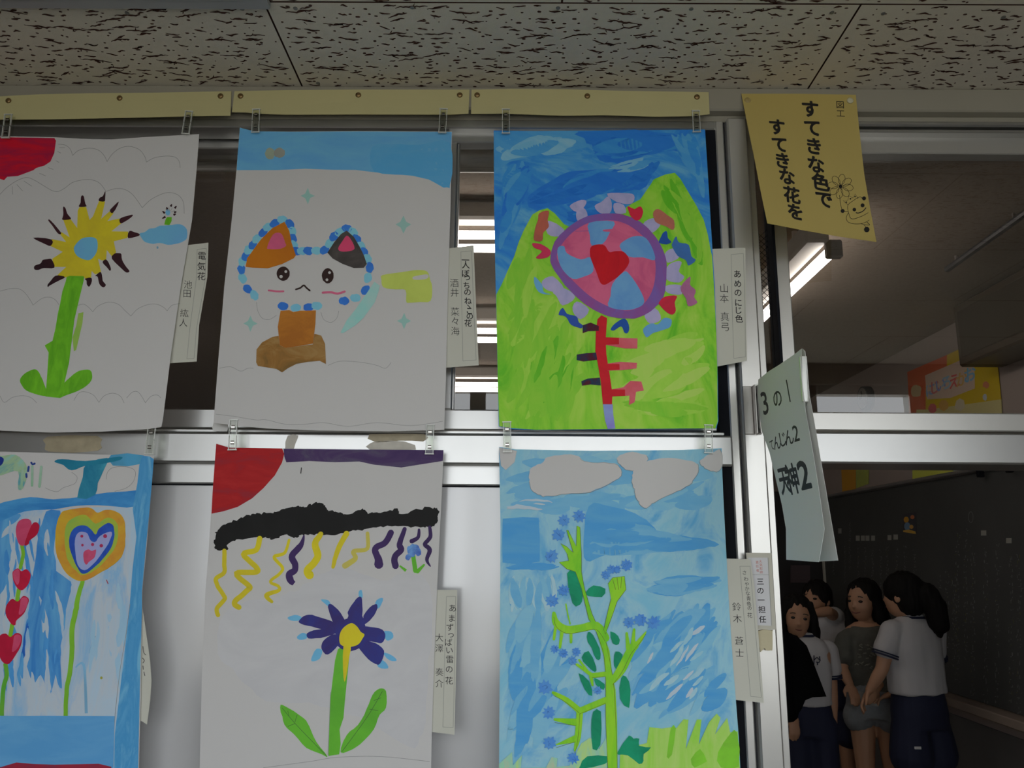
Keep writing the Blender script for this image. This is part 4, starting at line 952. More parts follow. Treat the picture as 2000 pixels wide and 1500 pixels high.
LG, DGn = paint((116, 168, 44), (102, 156, 40), k=k), paint((70, 146, 44), (96, 150, 50), k=k)
for C_, q, w in ((A, [(185, 915), (195, 1000), (170, 1110)], 7), (A, [(155, 1295), (140, 1400)], 8), (B, [(110, 190), (95, 290)], 8), (B, [(50, 555), (60, 650), (30, 780), (15, 1040)], 8.5)): p.stroke(C_(q), w, DGn if w > 8 else LG, wobble=1)
p.stroke(A([(690, 1225), (655, 1350), (640, 1440)]) + B([(690, 60), (680, 120), (655, 250), (660, 420), (640, 620), (610, 780), (600, 1060)]), [8, 10, 10, 9, 8], LG, wobble=1); p.build()
for nm, C_, q, c in (('yellow_heart_outline', A, [(500, 670), (560, 625), (700, 605), (770, 615), (820, 650), (880, 625), (960, 635), (1030, 690), (1050, 800), (1040, 960), (980, 1060), (860, 1140), (700, 1220), (600, 1190), (530, 1120), (470, 980), (465, 800)], ((182, 148, 40), (176, 122, 44))),
                     ('green_heart', A, [(560, 740), (640, 680), (720, 670), (800, 740), (900, 690), (980, 740), (985, 880), (930, 990), (820, 1110), (700, 1170), (620, 1120), (560, 1020), (540, 860)], ((118, 158, 70), (150, 160, 50))),
                     ('blue_heart', A, [(580, 860), (620, 780), (700, 755), (760, 790), (800, 830), (830, 780), (900, 735), (950, 760), (955, 860), (920, 960), (830, 1070), (710, 1160), (650, 1110), (590, 970)], ((38, 82, 168), (30, 62, 150))),
                     ('lavender_heart', A, [(625, 910), (650, 820), (720, 815), (760, 880), (800, 890), (840, 840), (930, 805), (920, 880), (860, 980), (780, 1080), (710, 1130), (650, 1080)], ((142, 138, 182), (130, 146, 188))),
                     ('pink_heart', A, [(700, 980), (740, 955), (770, 970), (805, 960), (790, 1020), (745, 1060), (725, 1085), (700, 1050)], ((178, 72, 106), (168, 60, 90)))):
    p = sh.part(nm, t); p.poly(C_(q), paint(c[0], c[1], k=k, scale=18), 4, 1); p.build()
for x, y, r in ((690, 920, 2.6), (775, 915, 3.2), (848, 925, 3.6), (880, 845, 4), (685, 845, 3)): p = sh.part('red_dot', t); p.ell(*A([(x, y)])[0], r, r, paint((150, 40, 80), k=k), n=8); p.build()
p = sh.part('paint_specks', t)
p.stroke(A([(890, 1210), (905, 1245)]), 1.6, paint((150, 50, 60), k=k), smooth=0); p.ell(*B([(928, 675)])[0], 2.5, 3, paint((150, 150, 60), k=k), n=8); p.build()
RD, PKK = paint((172, 20, 54), (150, 18, 46), k=k), paint((184, 74, 106), (170, 54, 86), k=k)
for C_, q, m_ in ((A, [(140, 750), (180, 705), (255, 710), (260, 790), (210, 915), (160, 910), (135, 830)], PKK), (A, [(110, 1140), (150, 1115), (180, 1140), (220, 1122), (255, 1160), (245, 1230), (200, 1290), (160, 1295), (120, 1240), (105, 1180)], RD), (B, [(50, 60), (60, 10), (110, -50), (160, -25), (215, -75), (262, -45), (245, 30), (215, 90), (150, 150), (140, 190), (105, 185), (65, 120)], RD), (B, [(-10, 310), (50, 268), (95, 300), (150, 265), (200, 290), (190, 380), (140, 470), (70, 550), (0, 490)], RD)):
    p = sh.part('heart_bloom', t); p.poly(C_(q), m_, 4, 0.6)
    if m_ is PKK: p.poly(A([(260, 760), (300, 728), (330, 760), (310, 830), (250, 880), (240, 910), (205, 915)]), RD, 4)
    elif C_ is A: p.poly(A([(112, 1145), (148, 1120), (165, 1150), (160, 1230), (140, 1250), (112, 1190)]), PKK, 4)
    else:
        x0 = max(a for a, b in q); y0 = min(b for a, b in q); p.poly(B([(x0 - 70, y0 + 30), (x0 - 40, y0 + 12), (x0 - 8, y0 + 30), (x0 - 14, y0 + 90), (x0 - 50, y0 + 150), (x0 - 90, y0 + 170), (x0 - 80, y0 + 90)]), PKK, 4)
    p.build()
p = sh.part('blue_water_band', t)
p.poly(B([(-400, 1030), (0, 1020), (150, 1025), (400, 1020), (1050, 1025), (1044, 1200), (1032, 1700), (-400, 1700)]), paint((88, 146, 190), (76, 136, 184), k=k, scale=8, stretch=(1, 1, 3)), wobble=0.6)
p.poly(B([(-400, 1500), (0, 1492), (150, 1450), (300, 1462), (500, 1470), (900, 1460), (1020, 1490), (1025, 1700), (-400, 1700)]), paint((140, 28, 48), (110, 40, 60), k=k, scale=14), wobble=1.5); p.build()

# ---- painting 5: thunder cloud flower
sh, t = painting('white painting of a dark blue flower under a black cloud with yellow lightning', [(422, 866), (434, 870), (447, 874), (553.6, 876), (700, 878), (866.7, 879), (863, 962), (858, 1060), (853.8, 1147), (848, 1290), (843.5, 1430), (842, 1500), (840, 1575), (384, 1575), (390, 1500), (394, 1330), (401, 1158), (407, 1080), (412, 1004), (418, 930)],
                 lambda u, v: bulge(u, v, 395, 855, 0.004, 870, 1000))
A, B = crop(380, 850, 3.571), crop(380, 1150, 3.571); k = 0.46
WHP = paint((176, 176, 178), (166, 166, 169), k=0.46, scale=7, stretch=(1, 1, 2), contrast=0.4)
p = sh.part('white_paint_wash', t); p.poly(B([(330, 90), (640, 40), (760, -20), (1000, -150), (1300, -70), (1500, -110), (1640, -20), (1650, 300), (1620, 700), (1600, 1000), (1500, 1100), (1150, 900), (800, 800), (500, 780), (300, 600), (170, 450), (180, 220)]), WHP, 4, 8); p.build()
p = sh.part('red_sun', t); p.poly(A([(151, 60), (240, 86), (610, 93), (625, 130), (610, 190), (560, 280), (480, 370), (400, 440), (300, 500), (200, 530), (118, 548), (125, 400), (140, 200)]), paint((158, 32, 34), (136, 34, 44), k=k, scale=12, stretch=(1, 1, 3), c3=(150, 24, 28)), wobble=0.6); p.build()
p = sh.part('purple_band', t); p.poly(A([(622, 95), (1100, 99), (1737, 104), (1732, 180), (1600, 200), (1440, 225), (1250, 205), (1150, 185), (980, 190), (800, 180), (640, 190), (625, 150)]), paint((60, 42, 82), (76, 70, 92), k=k, scale=14, stretch=(1, 1, 3), c3=(66, 48, 86)), wobble=0.8); p.build()
p = sh.part('black_cloud', t)
bl = wob(catmull(A([(140, 760), (150, 680), (200, 630), (290, 590), (380, 555), (450, 545), (560, 540), (640, 510), (720, 495), (770, 500), (840, 470), (900, 475), (930, 520), (1000, 535), (1060, 550), (1170, 515), (1210, 545), (1300, 535), (1410, 515), (1440, 545), (1590, 510), (1680, 500), (1700, 540), (1690, 610), (1640, 640), (1560, 640), (1400, 630), (1240, 650), (1100, 665), (1000, 690), (850, 690), (760, 695), (690, 715), (620, 695), (550, 730), (490, 715), (330, 725), (240, 750), (230, 800), (170, 800)]), 6), 4.5, 0.35)
p.poly(bl, paint((22, 22, 22), (16, 16, 16), k=k)); p.build()
YW, PU = paint((196, 180, 32), (176, 160, 40), k=k), paint((56, 38, 84), (46, 30, 70), k=k)
for q, w, m_ in (([(208, 805), (208, 900), (205, 960), (150, 1000), (160, 1050), (205, 1120), (205, 1150), (155, 1210), (165, 1255)], 8.5, YW), ([(455, 720), (430, 800), (340, 830), (430, 920), (430, 955), (290, 965), (380, 1050), (370, 1080), (290, 1150), (280, 1180), (310, 1200)], 10.5, YW), ([(660, 730), (630, 820), (555, 850), (610, 920), (600, 960), (530, 1020), (580, 1050), (590, 1080), (510, 1110), (510, 1135), (540, 1160)], [5, 7, 6, 6, 6, 10, 6], YW),
                 ([(880, 690), (840, 760), (860, 850), (790, 940), (800, 975)], [10, 14, 14, 17], YW), ([(1060, 685), (1000, 800), (965, 920)], [11, 10, 7], YW), ([(1205, 685), (1205, 790), (1110, 810), (1120, 860), (1050, 910)], [7, 8, 9, 12], paint((176, 166, 76), (170, 160, 90), k=k)),
                 ([(765, 695), (740, 770), (680, 840), (700, 900), (700, 940), (660, 970), (670, 1010), (695, 1035)], [2, 12, 13, 12, 13, 14, 9], PU), ([(1370, 680), (1330, 750), (1260, 790), (1280, 860), (1285, 900)], [12, 12, 13, 18], PU), ([(1465, 655), (1430, 760), (1440, 800), (1395, 850), (1400, 910)], [8, 12, 12, 13], PU), ([(1565, 660), (1560, 710), (1515, 738)], [5, 7, 9], PU), ([(1640, 640), (1645, 710), (1605, 760), (1640, 800), (1620, 870), (1645, 915)], [6, 8, 8, 9, 7, 2], PU)):
    p = sh.part('lightning_squiggle', t); p.stroke(A(q), w, m_, wobble=0.8); p.build()
p = sh.part('small_blue_flower', t)
G5 = paint((92, 166, 46), (82, 152, 44), k=k)
p.stroke(A([(1525, 840), (1540, 945)]), [8, 9], G5, smooth=0); p.stroke(A([(1430, 910), (1475, 945)]), [3, 6], G5, smooth=0); p.stroke(A([(1600, 905), (1555, 950)]), [4, 8], G5, smooth=0)
for x, y, r in ((1500, 800, 6), (1520, 785, 6), (1545, 790, 6.5), (1560, 815, 6), (1520, 825, 6), (1490, 850, 5)): p.ell(*A([(x, y)])[0], r, r * 1.3, paint((58, 84, 160), (96, 140, 190), k=k, scale=40), n=9, wobble=2)
p.build()
p = sh.part('flower_stem', t)
p.poly(B([(1000, 420), (1040, 400), (1080, 460), (1070, 560), (1050, 780), (1040, 900), (1010, 980), (1020, 1080), (1010, 1155), (935, 1165), (940, 950), (950, 750), (980, 500)]), G5, wobble=0.8); p.build()
for q, ve in (([(600, 810), (660, 835), (760, 900), (800, 960), (850, 1070), (930, 1170), (880, 1150), (780, 1110), (700, 1020), (640, 970), (610, 890)], [[(610, 830), (720, 960), (920, 1165)], [(700, 930), (715, 880)], [(660, 890), (650, 850)], [(700, 940), (650, 960)]]), ([(1020, 1140), (1060, 1020), (1140, 950), (1200, 840), (1240, 740), (1290, 695), (1335, 715), (1335, 830), (1290, 880), (1250, 980), (1180, 1060), (1100, 1120)], [[(1025, 1140), (1200, 900), (1310, 715)], [(1250, 780), (1300, 760)], [(1220, 840), (1280, 850)]])):
    p = sh.part('leaf', t); p.poly(B(q), G5, 3, 1.2)
    for l_ in ve: p.stroke(B(l_), 0.9, paint((60, 90, 50), k=k))
    p.build()
LBT = paint((104, 170, 214), (92, 156, 206), k=k)
for q in ([(650, 200), (700, 183), (745, 195), (735, 220), (670, 220)], [(715, 335), (750, 308), (785, 320), (775, 350), (730, 355)], [(815, 480), (850, 420), (890, 430), (870, 490), (820, 505)], [(880, 75), (930, 80), (950, 115), (930, 120)], [(1145, 20), (1165, 10), (1172, 60), (1150, 65)], [(1255, 135), (1270, 80), (1315, 65), (1290, 130)], [(1315, 300), (1370, 300), (1385, 340), (1340, 360)], [(1315, 445), (1370, 460), (1410, 500), (1360, 500)], [(1275, 485), (1330, 510), (1350, 555), (1280, 545)]):
    p = sh.part('light_petal_tip', t); p.poly(B(q), LBT, 3, 0.8); p.build()
DBL = paint((50, 42, 98), (44, 48, 116), k=k, scale=22)
for q in ([(740, 210), (780, 183), (850, 190), (980, 240), (1020, 310), (860, 275), (735, 240)], [(785, 310), (860, 285), (960, 285), (990, 310), (880, 340), (795, 345)], [(885, 390), (910, 350), (960, 320), (1010, 330), (1005, 390), (930, 460), (890, 430)], [(930, 125), (960, 110), (1020, 170), (1050, 240), (980, 260)], [(1070, 160), (1100, 110), (1140, 60), (1170, 70), (1170, 190), (1180, 230), (1060, 240), (1075, 190)], [(1180, 190), (1220, 130), (1270, 105), (1270, 150), (1240, 200), (1180, 250)], [(1150, 270), (1230, 265), (1310, 285), (1330, 330), (1305, 380), (1250, 370), (1160, 350)], [(1140, 390), (1180, 360), (1260, 380), (1320, 430), (1310, 490), (1280, 530), (1210, 490), (1150, 420)], [(960, 265), (1060, 210), (1180, 230), (1190, 380), (1090, 435), (1000, 400), (985, 320)]):
    p = sh.part('dark_blue_petal', t); p.poly(B(q), DBL, 3, 1.2); p.build()
p = sh.part('yellow_centre', t)
p.poly(B([(1040, 390), (1090, 400), (1080, 470), (1060, 600), (1045, 650), (1035, 560)]), YW, 2)
p.poly(B([(1010, 340), (1030, 280), (1090, 240), (1130, 260), (1160, 300), (1185, 320), (1170, 350), (1140, 390), (1080, 405), (1020, 390)]), paint((202, 184, 36), (186, 168, 34), k=k), 4, 0.6); p.build()
p = sh.part('pencil_marks', t)
p.stroke(B([(480, 1248), (800, 1205), (1000, 1175), (1300, 1170), (1640, 1205)]), 0.8, PENC); p.stroke(A([(745, 225), (741, 268)]), 1.8, INK, smooth=0); p.stroke(B([(948, 720), (940, 940), (930, 1165)]), 0.8, PENC); p.build()

# ---- painting 6: many-branched blue flower plant
SK6 = paint((110, 166, 206), (84, 148, 202), k=0.38, scale=5, stretch=(2.4, 1, 1.4), rot=0.5, c3=(128, 170, 198), contrast=0.36, dist=2.0)
sh, t = painting('sky blue painting of a branching green plant with many small blue flowers', [(974.7, 873), (990, 875), (1008, 877.6), (1153, 880.5), (1327, 879), (1409.7, 875.5), (1411, 930), (1414, 995), (1424, 1183.5), (1431.5, 1295), (1443, 1440), (1446, 1500), (1450, 1578), (973, 1578), (974.7, 1500), (976.7, 1198), (977.6, 1024)],
                 lambda u, v: bulge(u, v, 976, 1430, 0.003, 870, 1000), mat=SK6)
A, B = crop(950, 850, 3.448), crop(950, 1150, 3.448); k = 0.40
p = sh.part('blue_brush_strokes', t)
D6 = paint((66, 136, 198), (82, 148, 206), k=k, scale=8, stretch=(1, 1, 4))
L6 = paint((150, 178, 194), (130, 172, 200), k=k, scale=10, stretch=(1, 1, 3), rot=0.6)
M6b = paint((118, 168, 202), (106, 162, 204), k=k, scale=8, stretch=(1, 1, 4))
M6 = paint((92, 154, 206), (104, 160, 204), k=k, scale=8, stretch=(1, 1, 4))
W6 = paint((160, 168, 176), (148, 168, 184), k=k, scale=12)
p.brush(A([(100, 120), (1570, 130), (1600, 560), (100, 560)]), [M6, M6, M6b], 44, 110, 24, -0.1, .3, 21)
p.poly(A([(112, 565), (240, 552), (350, 555), (360, 700), (358, 850), (240, 868), (112, 858), (108, 700)]), D6, 0, 3)
p.poly(A([(655, 700), (690, 475), (800, 470), (1000, 525), (1100, 600), (1200, 680), (1480, 700), (1540, 750), (1060, 770), (800, 810), (670, 850)]), D6, 3, 4)
p.brush(A([(105, 560), (360, 548), (365, 870), (108, 858)]), [D6], 14, 80, 20, 0.02, .12, 22)
p.brush(A([(655, 720), (690, 470), (800, 470), (1000, 520), (1200, 640), (1560, 690), (1590, 790), (900, 830), (670, 860)]), [D6, D6, M6], 40, 130, 24, -0.06, .14, 23)
p.brush(A([(108, 860), (490, 850), (500, 915), (110, 920)]), [D6], 10, 80, 10, -0.03, .06, 24)
p.brush(A([(920, 1150), (1100, 960), (1600, 900), (1620, 1080), (1300, 1100)]), [D6, M6, M6], 16, 120, 20, -0.12, .2, 25)
p.brush(A([(100, 930), (480, 930), (480, 1200), (100, 1200)]), [M6, M6b, L6], 22, 80, 15, 1.5, .2, 26)
p.brush(B([(100, 60), (430, 100), (620, 500), (620, 800), (380, 1100), (100, 1190)]), [D6, M6, M6b, M6], 40, 120, 24, -1.2, .35, 27)
p.brush(B([(900, 100), (1600, 60), (1680, 900), (1300, 880), (1080, 950), (900, 900)]), [D6, M6, M6b, M6, D6], 60, 120, 26, -0.9, .35, 28)
p.brush(B([(1020, 420), (1200, 200), (1480, 130), (1500, 700), (1120, 880)]), [W6, L6], 16, 50, 8, -0.9, .3, 29)
p.brush(A([(110, 420), (500, 430), (500, 560), (110, 540)]), [W6, M6], 7, 60, 7, 0.0, .15, 30)
p.build()
WC = PAPER
for q in ([(85, 83), (140, 92), (205, 105), (190, 180), (130, 235), (98, 205)], [(290, 300), (300, 220), (370, 190), (430, 140), (600, 135), (680, 180), (860, 190), (910, 260), (850, 310), (700, 380), (500, 400), (380, 410), (310, 370)], [(880, 150), (960, 115), (1080, 140), (1060, 200), (970, 240), (900, 200)], [(980, 300), (1000, 230), (1100, 170), (1250, 155), (1400, 180), (1425, 230), (1380, 320), (1280, 380), (1130, 450), (1080, 490), (1030, 460), (1000, 380)], [(1440, 170), (1500, 130), (1575, 100), (1582, 220), (1510, 240), (1450, 200)]):
    p = sh.part('pencilled_cloud', t); q2 = wob(catmull(A(q), 5), 2.5, 0.2) if q[0][0] > 100 else A(q)
    p.poly(q2, WC)
    if q[0][0] > 100: p.stroke(wob([(x + .5, y + .5) for x, y in q2[int(len(q2) * .35):]], 2, 0.5), 0.7, PENC, smooth=0)
    p.build()
p = sh.part('grass', t)
G6, G6b = paint((150, 184, 96), (126, 178, 60), k=k, scale=9, stretch=(5, 1, 1), contrast=0.3), paint((112, 178, 44), k=k)
p.poly(B([(890, 1440), (900, 1080), (1000, 1060), (1080, 1040), (1100, 930), (1180, 940), (1250, 930), (1280, 940), (1330, 880), (1360, 880), (1340, 1080), (1420, 880), (1450, 880), (1430, 1050), (1500, 900), (1550, 840), (1575, 870), (1540, 980), (1620, 870), (1640, 970), (1692, 960), (1706, 1207), (1722, 1470), (890, 1470)]), G6, wobble=1.5)
for q in ([(1215, 1130), (1240, 940), (1275, 940), (1250, 1120)], [(1560, 1100), (1640, 980), (1690, 970), (1700, 1200), (1580, 1200)], [(1380, 1150), (1440, 1080), (1480, 1160), (1400, 1200)]): p.poly(B(q), G6b, 2, 3)
p.poly(B([(85, 1440), (88, 1180), (170, 1100), (180, 1190), (240, 1120), (230, 1207), (400, 1200), (440, 1130), (480, 1140), (470, 1200), (560, 1190), (640, 1040), (700, 1000), (760, 1080), (810, 1000), (815, 1470), (85, 1470)]), paint((150, 180, 110), (150, 166, 140), k=k, scale=10, stretch=(4, 1, 1), c3=(124, 172, 150)), wobble=2)
p.build()
DL = paint((16, 128, 92), (10, 112, 80), k=k, scale=20)
for q in ([(680, 290), (720, 310), (760, 400), (770, 470), (740, 475), (710, 400), (685, 360)], [(640, 460), (690, 420), (740, 520), (735, 560), (680, 520)], [(835, 290), (890, 320), (895, 370), (850, 370)], [(870, 420), (915, 440), (905, 520), (870, 540), (855, 490)], [(620, 570), (690, 620), (715, 720), (660, 680)], [(725, 600), (795, 640), (790, 680), (740, 650)], [(905, 600), (940, 590), (970, 680), (960, 800), (900, 740)], [(715, 830), (770, 830), (770, 1050), (715, 1080), (708, 950)], [(890, 1090), (960, 990), (990, 1010), (1030, 1010), (1030, 1060), (1110, 1070), (1060, 1110), (1060, 1160), (1030, 1180), (950, 1120), (890, 1120)], [(630, 1190), (680, 1130), (820, 1130), (800, 1180), (640, 1210)], [(545, -104), (600, -114), (650, 46), (630, 106), (575, 96)], [(670, 26), (720, -24), (800, 1), (780, 56), (690, 46)]):
    p = sh.part('dark_green_leaf', t); p.poly(B(q), DL, 2, 1.8); p.build()
ST = paint((124, 178, 36), (96, 168, 34), k=k, scale=14, stretch=(3, 1, 1))
LN = paint((84, 92, 36), k=k)
p = sh.part('main_stem', t)
p.poly(B([(735, 250), (790, 310), (830, 420), (850, 600), (870, 680), (880, 900), (885, 1440), (825, 1440), (805, 900), (805, 620), (790, 450), (750, 320)]), ST, wobble=0.6)
p.stroke(B([(740, 290), (790, 440), (803, 620), (805, 900), (828, 1440)]), 0.8, LN); p.stroke(B([(800, 330), (845, 560), (860, 680), (872, 900), (884, 1300)]), 0.8, LN); p.build()
p = sh.part('branch', t)
q = A([(500, 730), (540, 750), (585, 790), (540, 640), (550, 640), (605, 750), (610, 610), (630, 620), (640, 800), (640, 920), (660, 1030), (710, 1200), (745, 1280), (735, 1300), (690, 1240), (640, 1030), (600, 920), (540, 900), (490, 855), (555, 845), (545, 800)]); p.poly(q, ST); p.stroke(q, 0.8, LN, smooth=0, lay=sh.layer + 1); p.build()
p = sh.part('branch', t)
q = A([(820, 1000), (850, 960), (930, 950), (940, 1040), (880, 1120), (860, 1180), (835, 1250), (800, 1340), (790, 1310), (815, 1200), (840, 1100)]); p.poly(q, ST); p.stroke(q, 0.8, LN, smooth=0, lay=sh.layer + 1)
for l_ in ([(850, 970), (870, 1040)], [(880, 960), (890, 1040)], [(910, 955), (905, 1030)]): p.stroke(A(l_), 0.8, LN, smooth=0, lay=sh.layer + 1)
p.build()
for segs in ([([(455, 165), (470, 230), (540, 275), (640, 265), (740, 250), (800, 330)], [7, 14, 16, 15, 17, 17]), ([(465, 260), (455, 340)], [6, 5]), ([(510, 280), (495, 395)], [7, 5]), ([(570, 290), (570, 360)], [6, 5]), ([(535, 100), (550, 180), (565, 240)], 2.5)],
             [([(850, 620), (910, 540), (970, 420), (1000, 380)], [12, 18, 17, 16]), ([(955, 400), (945, 300)], [9, 5]), ([(985, 390), (995, 275)], [9, 5]), ([(1000, 390), (1040, 340), (1075, 290)], [10, 8, 2])],
             [([(800, 575), (710, 585)], [10, 10]), ([(715, 585), (610, 510)], [8, 5]), ([(700, 580), (625, 480)], [5, 4]), ([(705, 590), (715, 650)], [8, 4])],
             [([(805, 750), (625, 825)], [13, 13]), ([(625, 820), (540, 750), (450, 700)], [12, 11, 6]), ([(630, 820), (615, 1000), (595, 1090)], [13, 12, 3]), ([(605, 900), (460, 880)], [15, 5]), ([(600, 1010), (470, 1050)], [14, 2])]):
    p = sh.part('branch', t)
    for l_, w in segs: p.stroke(B(l_), w, ST, smooth=4 if len(l_) > 2 else 0)
    for l_, w in segs:
        if hasattr(w, '__len__') and max(w) > 9:
            q = B(l_); o_ = max(w) * .42; p.stroke([(x, y + o_) for x, y in q], 0.7, LN, smooth=4 if len(q) > 2 else 0)
    p.build()
BF6 = paint((62, 116, 190), (78, 132, 198), k=k, scale=40)
def bloom(x, y, r, seed):
    rn = random.Random(seed); n = 18
    return [(x + r * (1.08 if i % 2 else 0.72) * rn.uniform(.85, 1.12) * math.cos(2 * math.pi * i / n), y + r * (1.08 if i % 2 else 0.72) * rn.uniform(.85, 1.12) * math.sin(2 * math.pi * i / n)) for i in range(n)]
for i, (C_, x, y, r) in enumerate([(A, 522, 575, 40), (A, 625, 545, 45), (A, 485, 670, 45), (A, 440, 815, 45), (A, 520, 1045, 40), (A, 440, 1115, 45), (A, 805, 940, 32), (A, 840, 905, 32), (A, 880, 905, 28), (A, 945, 875, 42), (B, 460, 405, 30), (B, 518, 435, 32), (B, 605, 425, 32), (B, 580, 485, 32), (B, 960, 225, 40), (B, 1035, 210, 44), (B, 1125, 230, 46), (B, 395, 665, 50), (B, 422, 835, 44), (B, 425, 1040, 46), (B, 585, 1140, 40), (B, 750, 685, 30)]):
    u, v = C_([(x, y)])[0]; p = sh.part('blue_blossom', t); p.poly(bloom(u, v, r / 3.448, i), BF6)
    rn = random.Random(i)
    p.stroke([(u + rn.uniform(-6, 6), v + rn.uniform(-6, 6)) for _ in range(5)], 0.6, paint((44, 86, 160), k=k), smooth=3); p.build()

# ---- name slips (glued behind the paintings' right edges)
def slip(label, pts, y, frame, chars, yb=0.0, plate=False, mat=None, cat='name slip', name='name_slip'):
    sh = Sheet(lambda u, v: onY(u, v, y + yb * (v - pts[0][1]) / 250.0), curved=True)
    c = onY(pts[-1][0], pts[-1][1], y)
    t = thing(name, c, label, cat, 'name slips beside the paintings' if name == 'name_slip' else None)
    p = sh.part('paper', t); p.poly(pts, mat or SLIP, lay=0); p.build(0.0003)
    if frame:
        p = sh.part('printed_frame', t); q = frame + [frame[0]]
        for a, b in zip(q[:-1], q[1:]): p.stroke([a, b], 0.8, FRAMEL, smooth=0, lay=1, caps=False)
        p.build()
    sh.layer = 2
    for nm, C_, size, bold, lst, mt in chars:
        p = sh.part(nm, t)
        for ch, x, y_ in lst:
            u, v = C_([(x, y_)])[0]; p.char(ch, u, v, size, mt, ex=(1, 0.03), ey=(-0.02 if u < 600 else 0.04, 1), bold=bold)
        p.build()
    return t
A1, B1 = crop(0, 230, 4.411), crop(0, 540, 4.167)
slip('pale slip beside the sunflower painting', [(350, 481), (364, 479), (407, 474), (405, 540), (389, 634), (384, 706), (338, 709), (325, 710)], -0.0275,
     [(385, 487), (403, 485), (400, 550), (384, 640), (379, 700), (365, 701), (371, 640), (384, 540)],
     [('handwritten_title', A1, 17, 0.004, [('電', 1740, 1190), ('気', 1735, 1280), ('花', 1735, 1365)], INK), ('printed_name', B1, 17.5, -0.008, [('池', 1530, 65), ('田', 1522, 140), ('紘', 1500, 297), ('人', 1492, 375)], INK)])
A2, B2 = crop(400, 230, 3.571), crop(400, 540, 3.571)
slip('pale slip beside the calico cat painting', [(865, 487), (877.5, 485), (925, 479), (930, 600), (935, 713.5), (871.8, 718), (858, 719)], -0.0275,
     [(900, 492), (921, 490), (925, 600), (930, 703), (904, 705), (902, 600)],
     [('handwritten_title', A2, 16, 0.012, [('一', 1818, 992), ('人', 1820, 1025), ('ぼ', 1820, 1085), ('っ', 1830, 1118)], INK), ('handwritten_title', B2, 15, 0.012, [('ち', 1825, 62), ('の', 1832, 110), ('ね', 1836, 170), ('ゝ', 1842, 212), ('こ', 1845, 240), ('の', 1848, 278), ('花', 1836, 325)], INK),
      ('printed_name', B2, 18, -0.008, [('酒', 1740, 45), ('井', 1742, 112), ('菜', 1745, 245), ('々', 1745, 310), ('海', 1747, 380)], INK)])
A3, B3 = crop(940, 230, 3.704), crop(940, 540, 3.704)
slip('pale slip beside the candy flower painting', [(1380, 486.5), (1391.4, 486), (1455.7, 484), (1457, 600), (1459, 705), (1402, 715.5), (1390, 717)], -0.0275,
     [(1428, 497), (1452, 495), (1455, 600), (1456, 697), (1433, 700), (1430, 600)],
     [('handwritten_title', A3, 16, 0.012, [('あ', 1853, 1130)], INK), ('handwritten_title', B3, 16, 0.012, [('め', 1855, 52), ('の', 1857, 118), ('に', 1860, 190), ('じ', 1862, 245), ('色', 1865, 305)], INK),
      ('printed_name', B3, 19, -0.008, [('山', 1757, 85), ('本', 1757, 158), ('真', 1762, 290), ('弓', 1765, 365)], INK)])
A5, B5 = crop(380, 850, 3.571), crop(380, 1150, 3.571)
slip('pale slip beside the lightning painting', [(845, 1152), (853, 1152), (893, 1152), (892, 1260), (890, 1340), (887.7, 1435), (843, 1429.5), (832, 1428)], -0.0275,
     [(872, 1165), (890, 1165), (888, 1300), (885, 1421), (865, 1420), (868, 1300)],
     [('handwritten_title', B5, 16, 0.0, [('あ', 1800, 135), ('ま', 1795, 205), ('ず', 1782, 268), ('っ', 1788, 325), ('ぱ', 1772, 372), ('い', 1778, 430), ('雷', 1780, 492), ('の', 1776, 562), ('花', 1776, 640)], INK), ('printed_name', B5, 17, -0.006, [('大', 1707, 340), ('澤', 1707, 415), ('奏', 1707, 580), ('介', 1707, 660)], INK)])
A6, B6 = crop(950, 850, 3.448), crop(950, 1150, 3.448)
slip('pale slip beside the blue flower plant painting', [(1410, 1090), (1420, 1091), (1466, 1092), (1474, 1150), (1482, 1250), (1492, 1373), (1437, 1367), (1425, 1366)], -0.0275,
     [(1445, 1106), (1465, 1106), (1476, 1240), (1487, 1362), (1466, 1360), (1456, 1240)],
     [('handwritten_title', A6, 9.5, 0.0, [('さ', 1738, 925), ('わ', 1748, 968), ('や', 1754, 1003), ('か', 1756, 1033), ('な', 1760, 1065), ('青', 1766, 1100), ('色', 1768, 1135), ('の', 1772, 1165)], INK), ('handwritten_title', B6, 10.5, 0.0, [('花', 1774, 178)], INK),
      ('printed_name', B6, 18, -0.006, [('鈴', 1685, 120), ('木', 1690, 200), ('蒼', 1702, 350), ('士', 1705, 430)], INK)])
t4 = slip('curled pale slip at the right edge of the watercolour hearts painting', [(268, 1180), (277, 1182), (281, 1205), (286, 1240), (293, 1290), (296, 1330), (293, 1370), (287, 1415), (276, 1408), (266, 1406)], -0.0275, None, [])
p = Sheet(lambda u, v: onY(u, v, -0.0277)).part('handwritten_title', t4)
for q in ([(279, 1262), (281, 1275), (285, 1279)], [(278, 1285), (282, 1290), (279, 1295)], [(279, 1300), (280, 1308)], [(281, 1312), (283, 1320)]): p.stroke(q, 1.2, INK, smooth=3)
p.build()

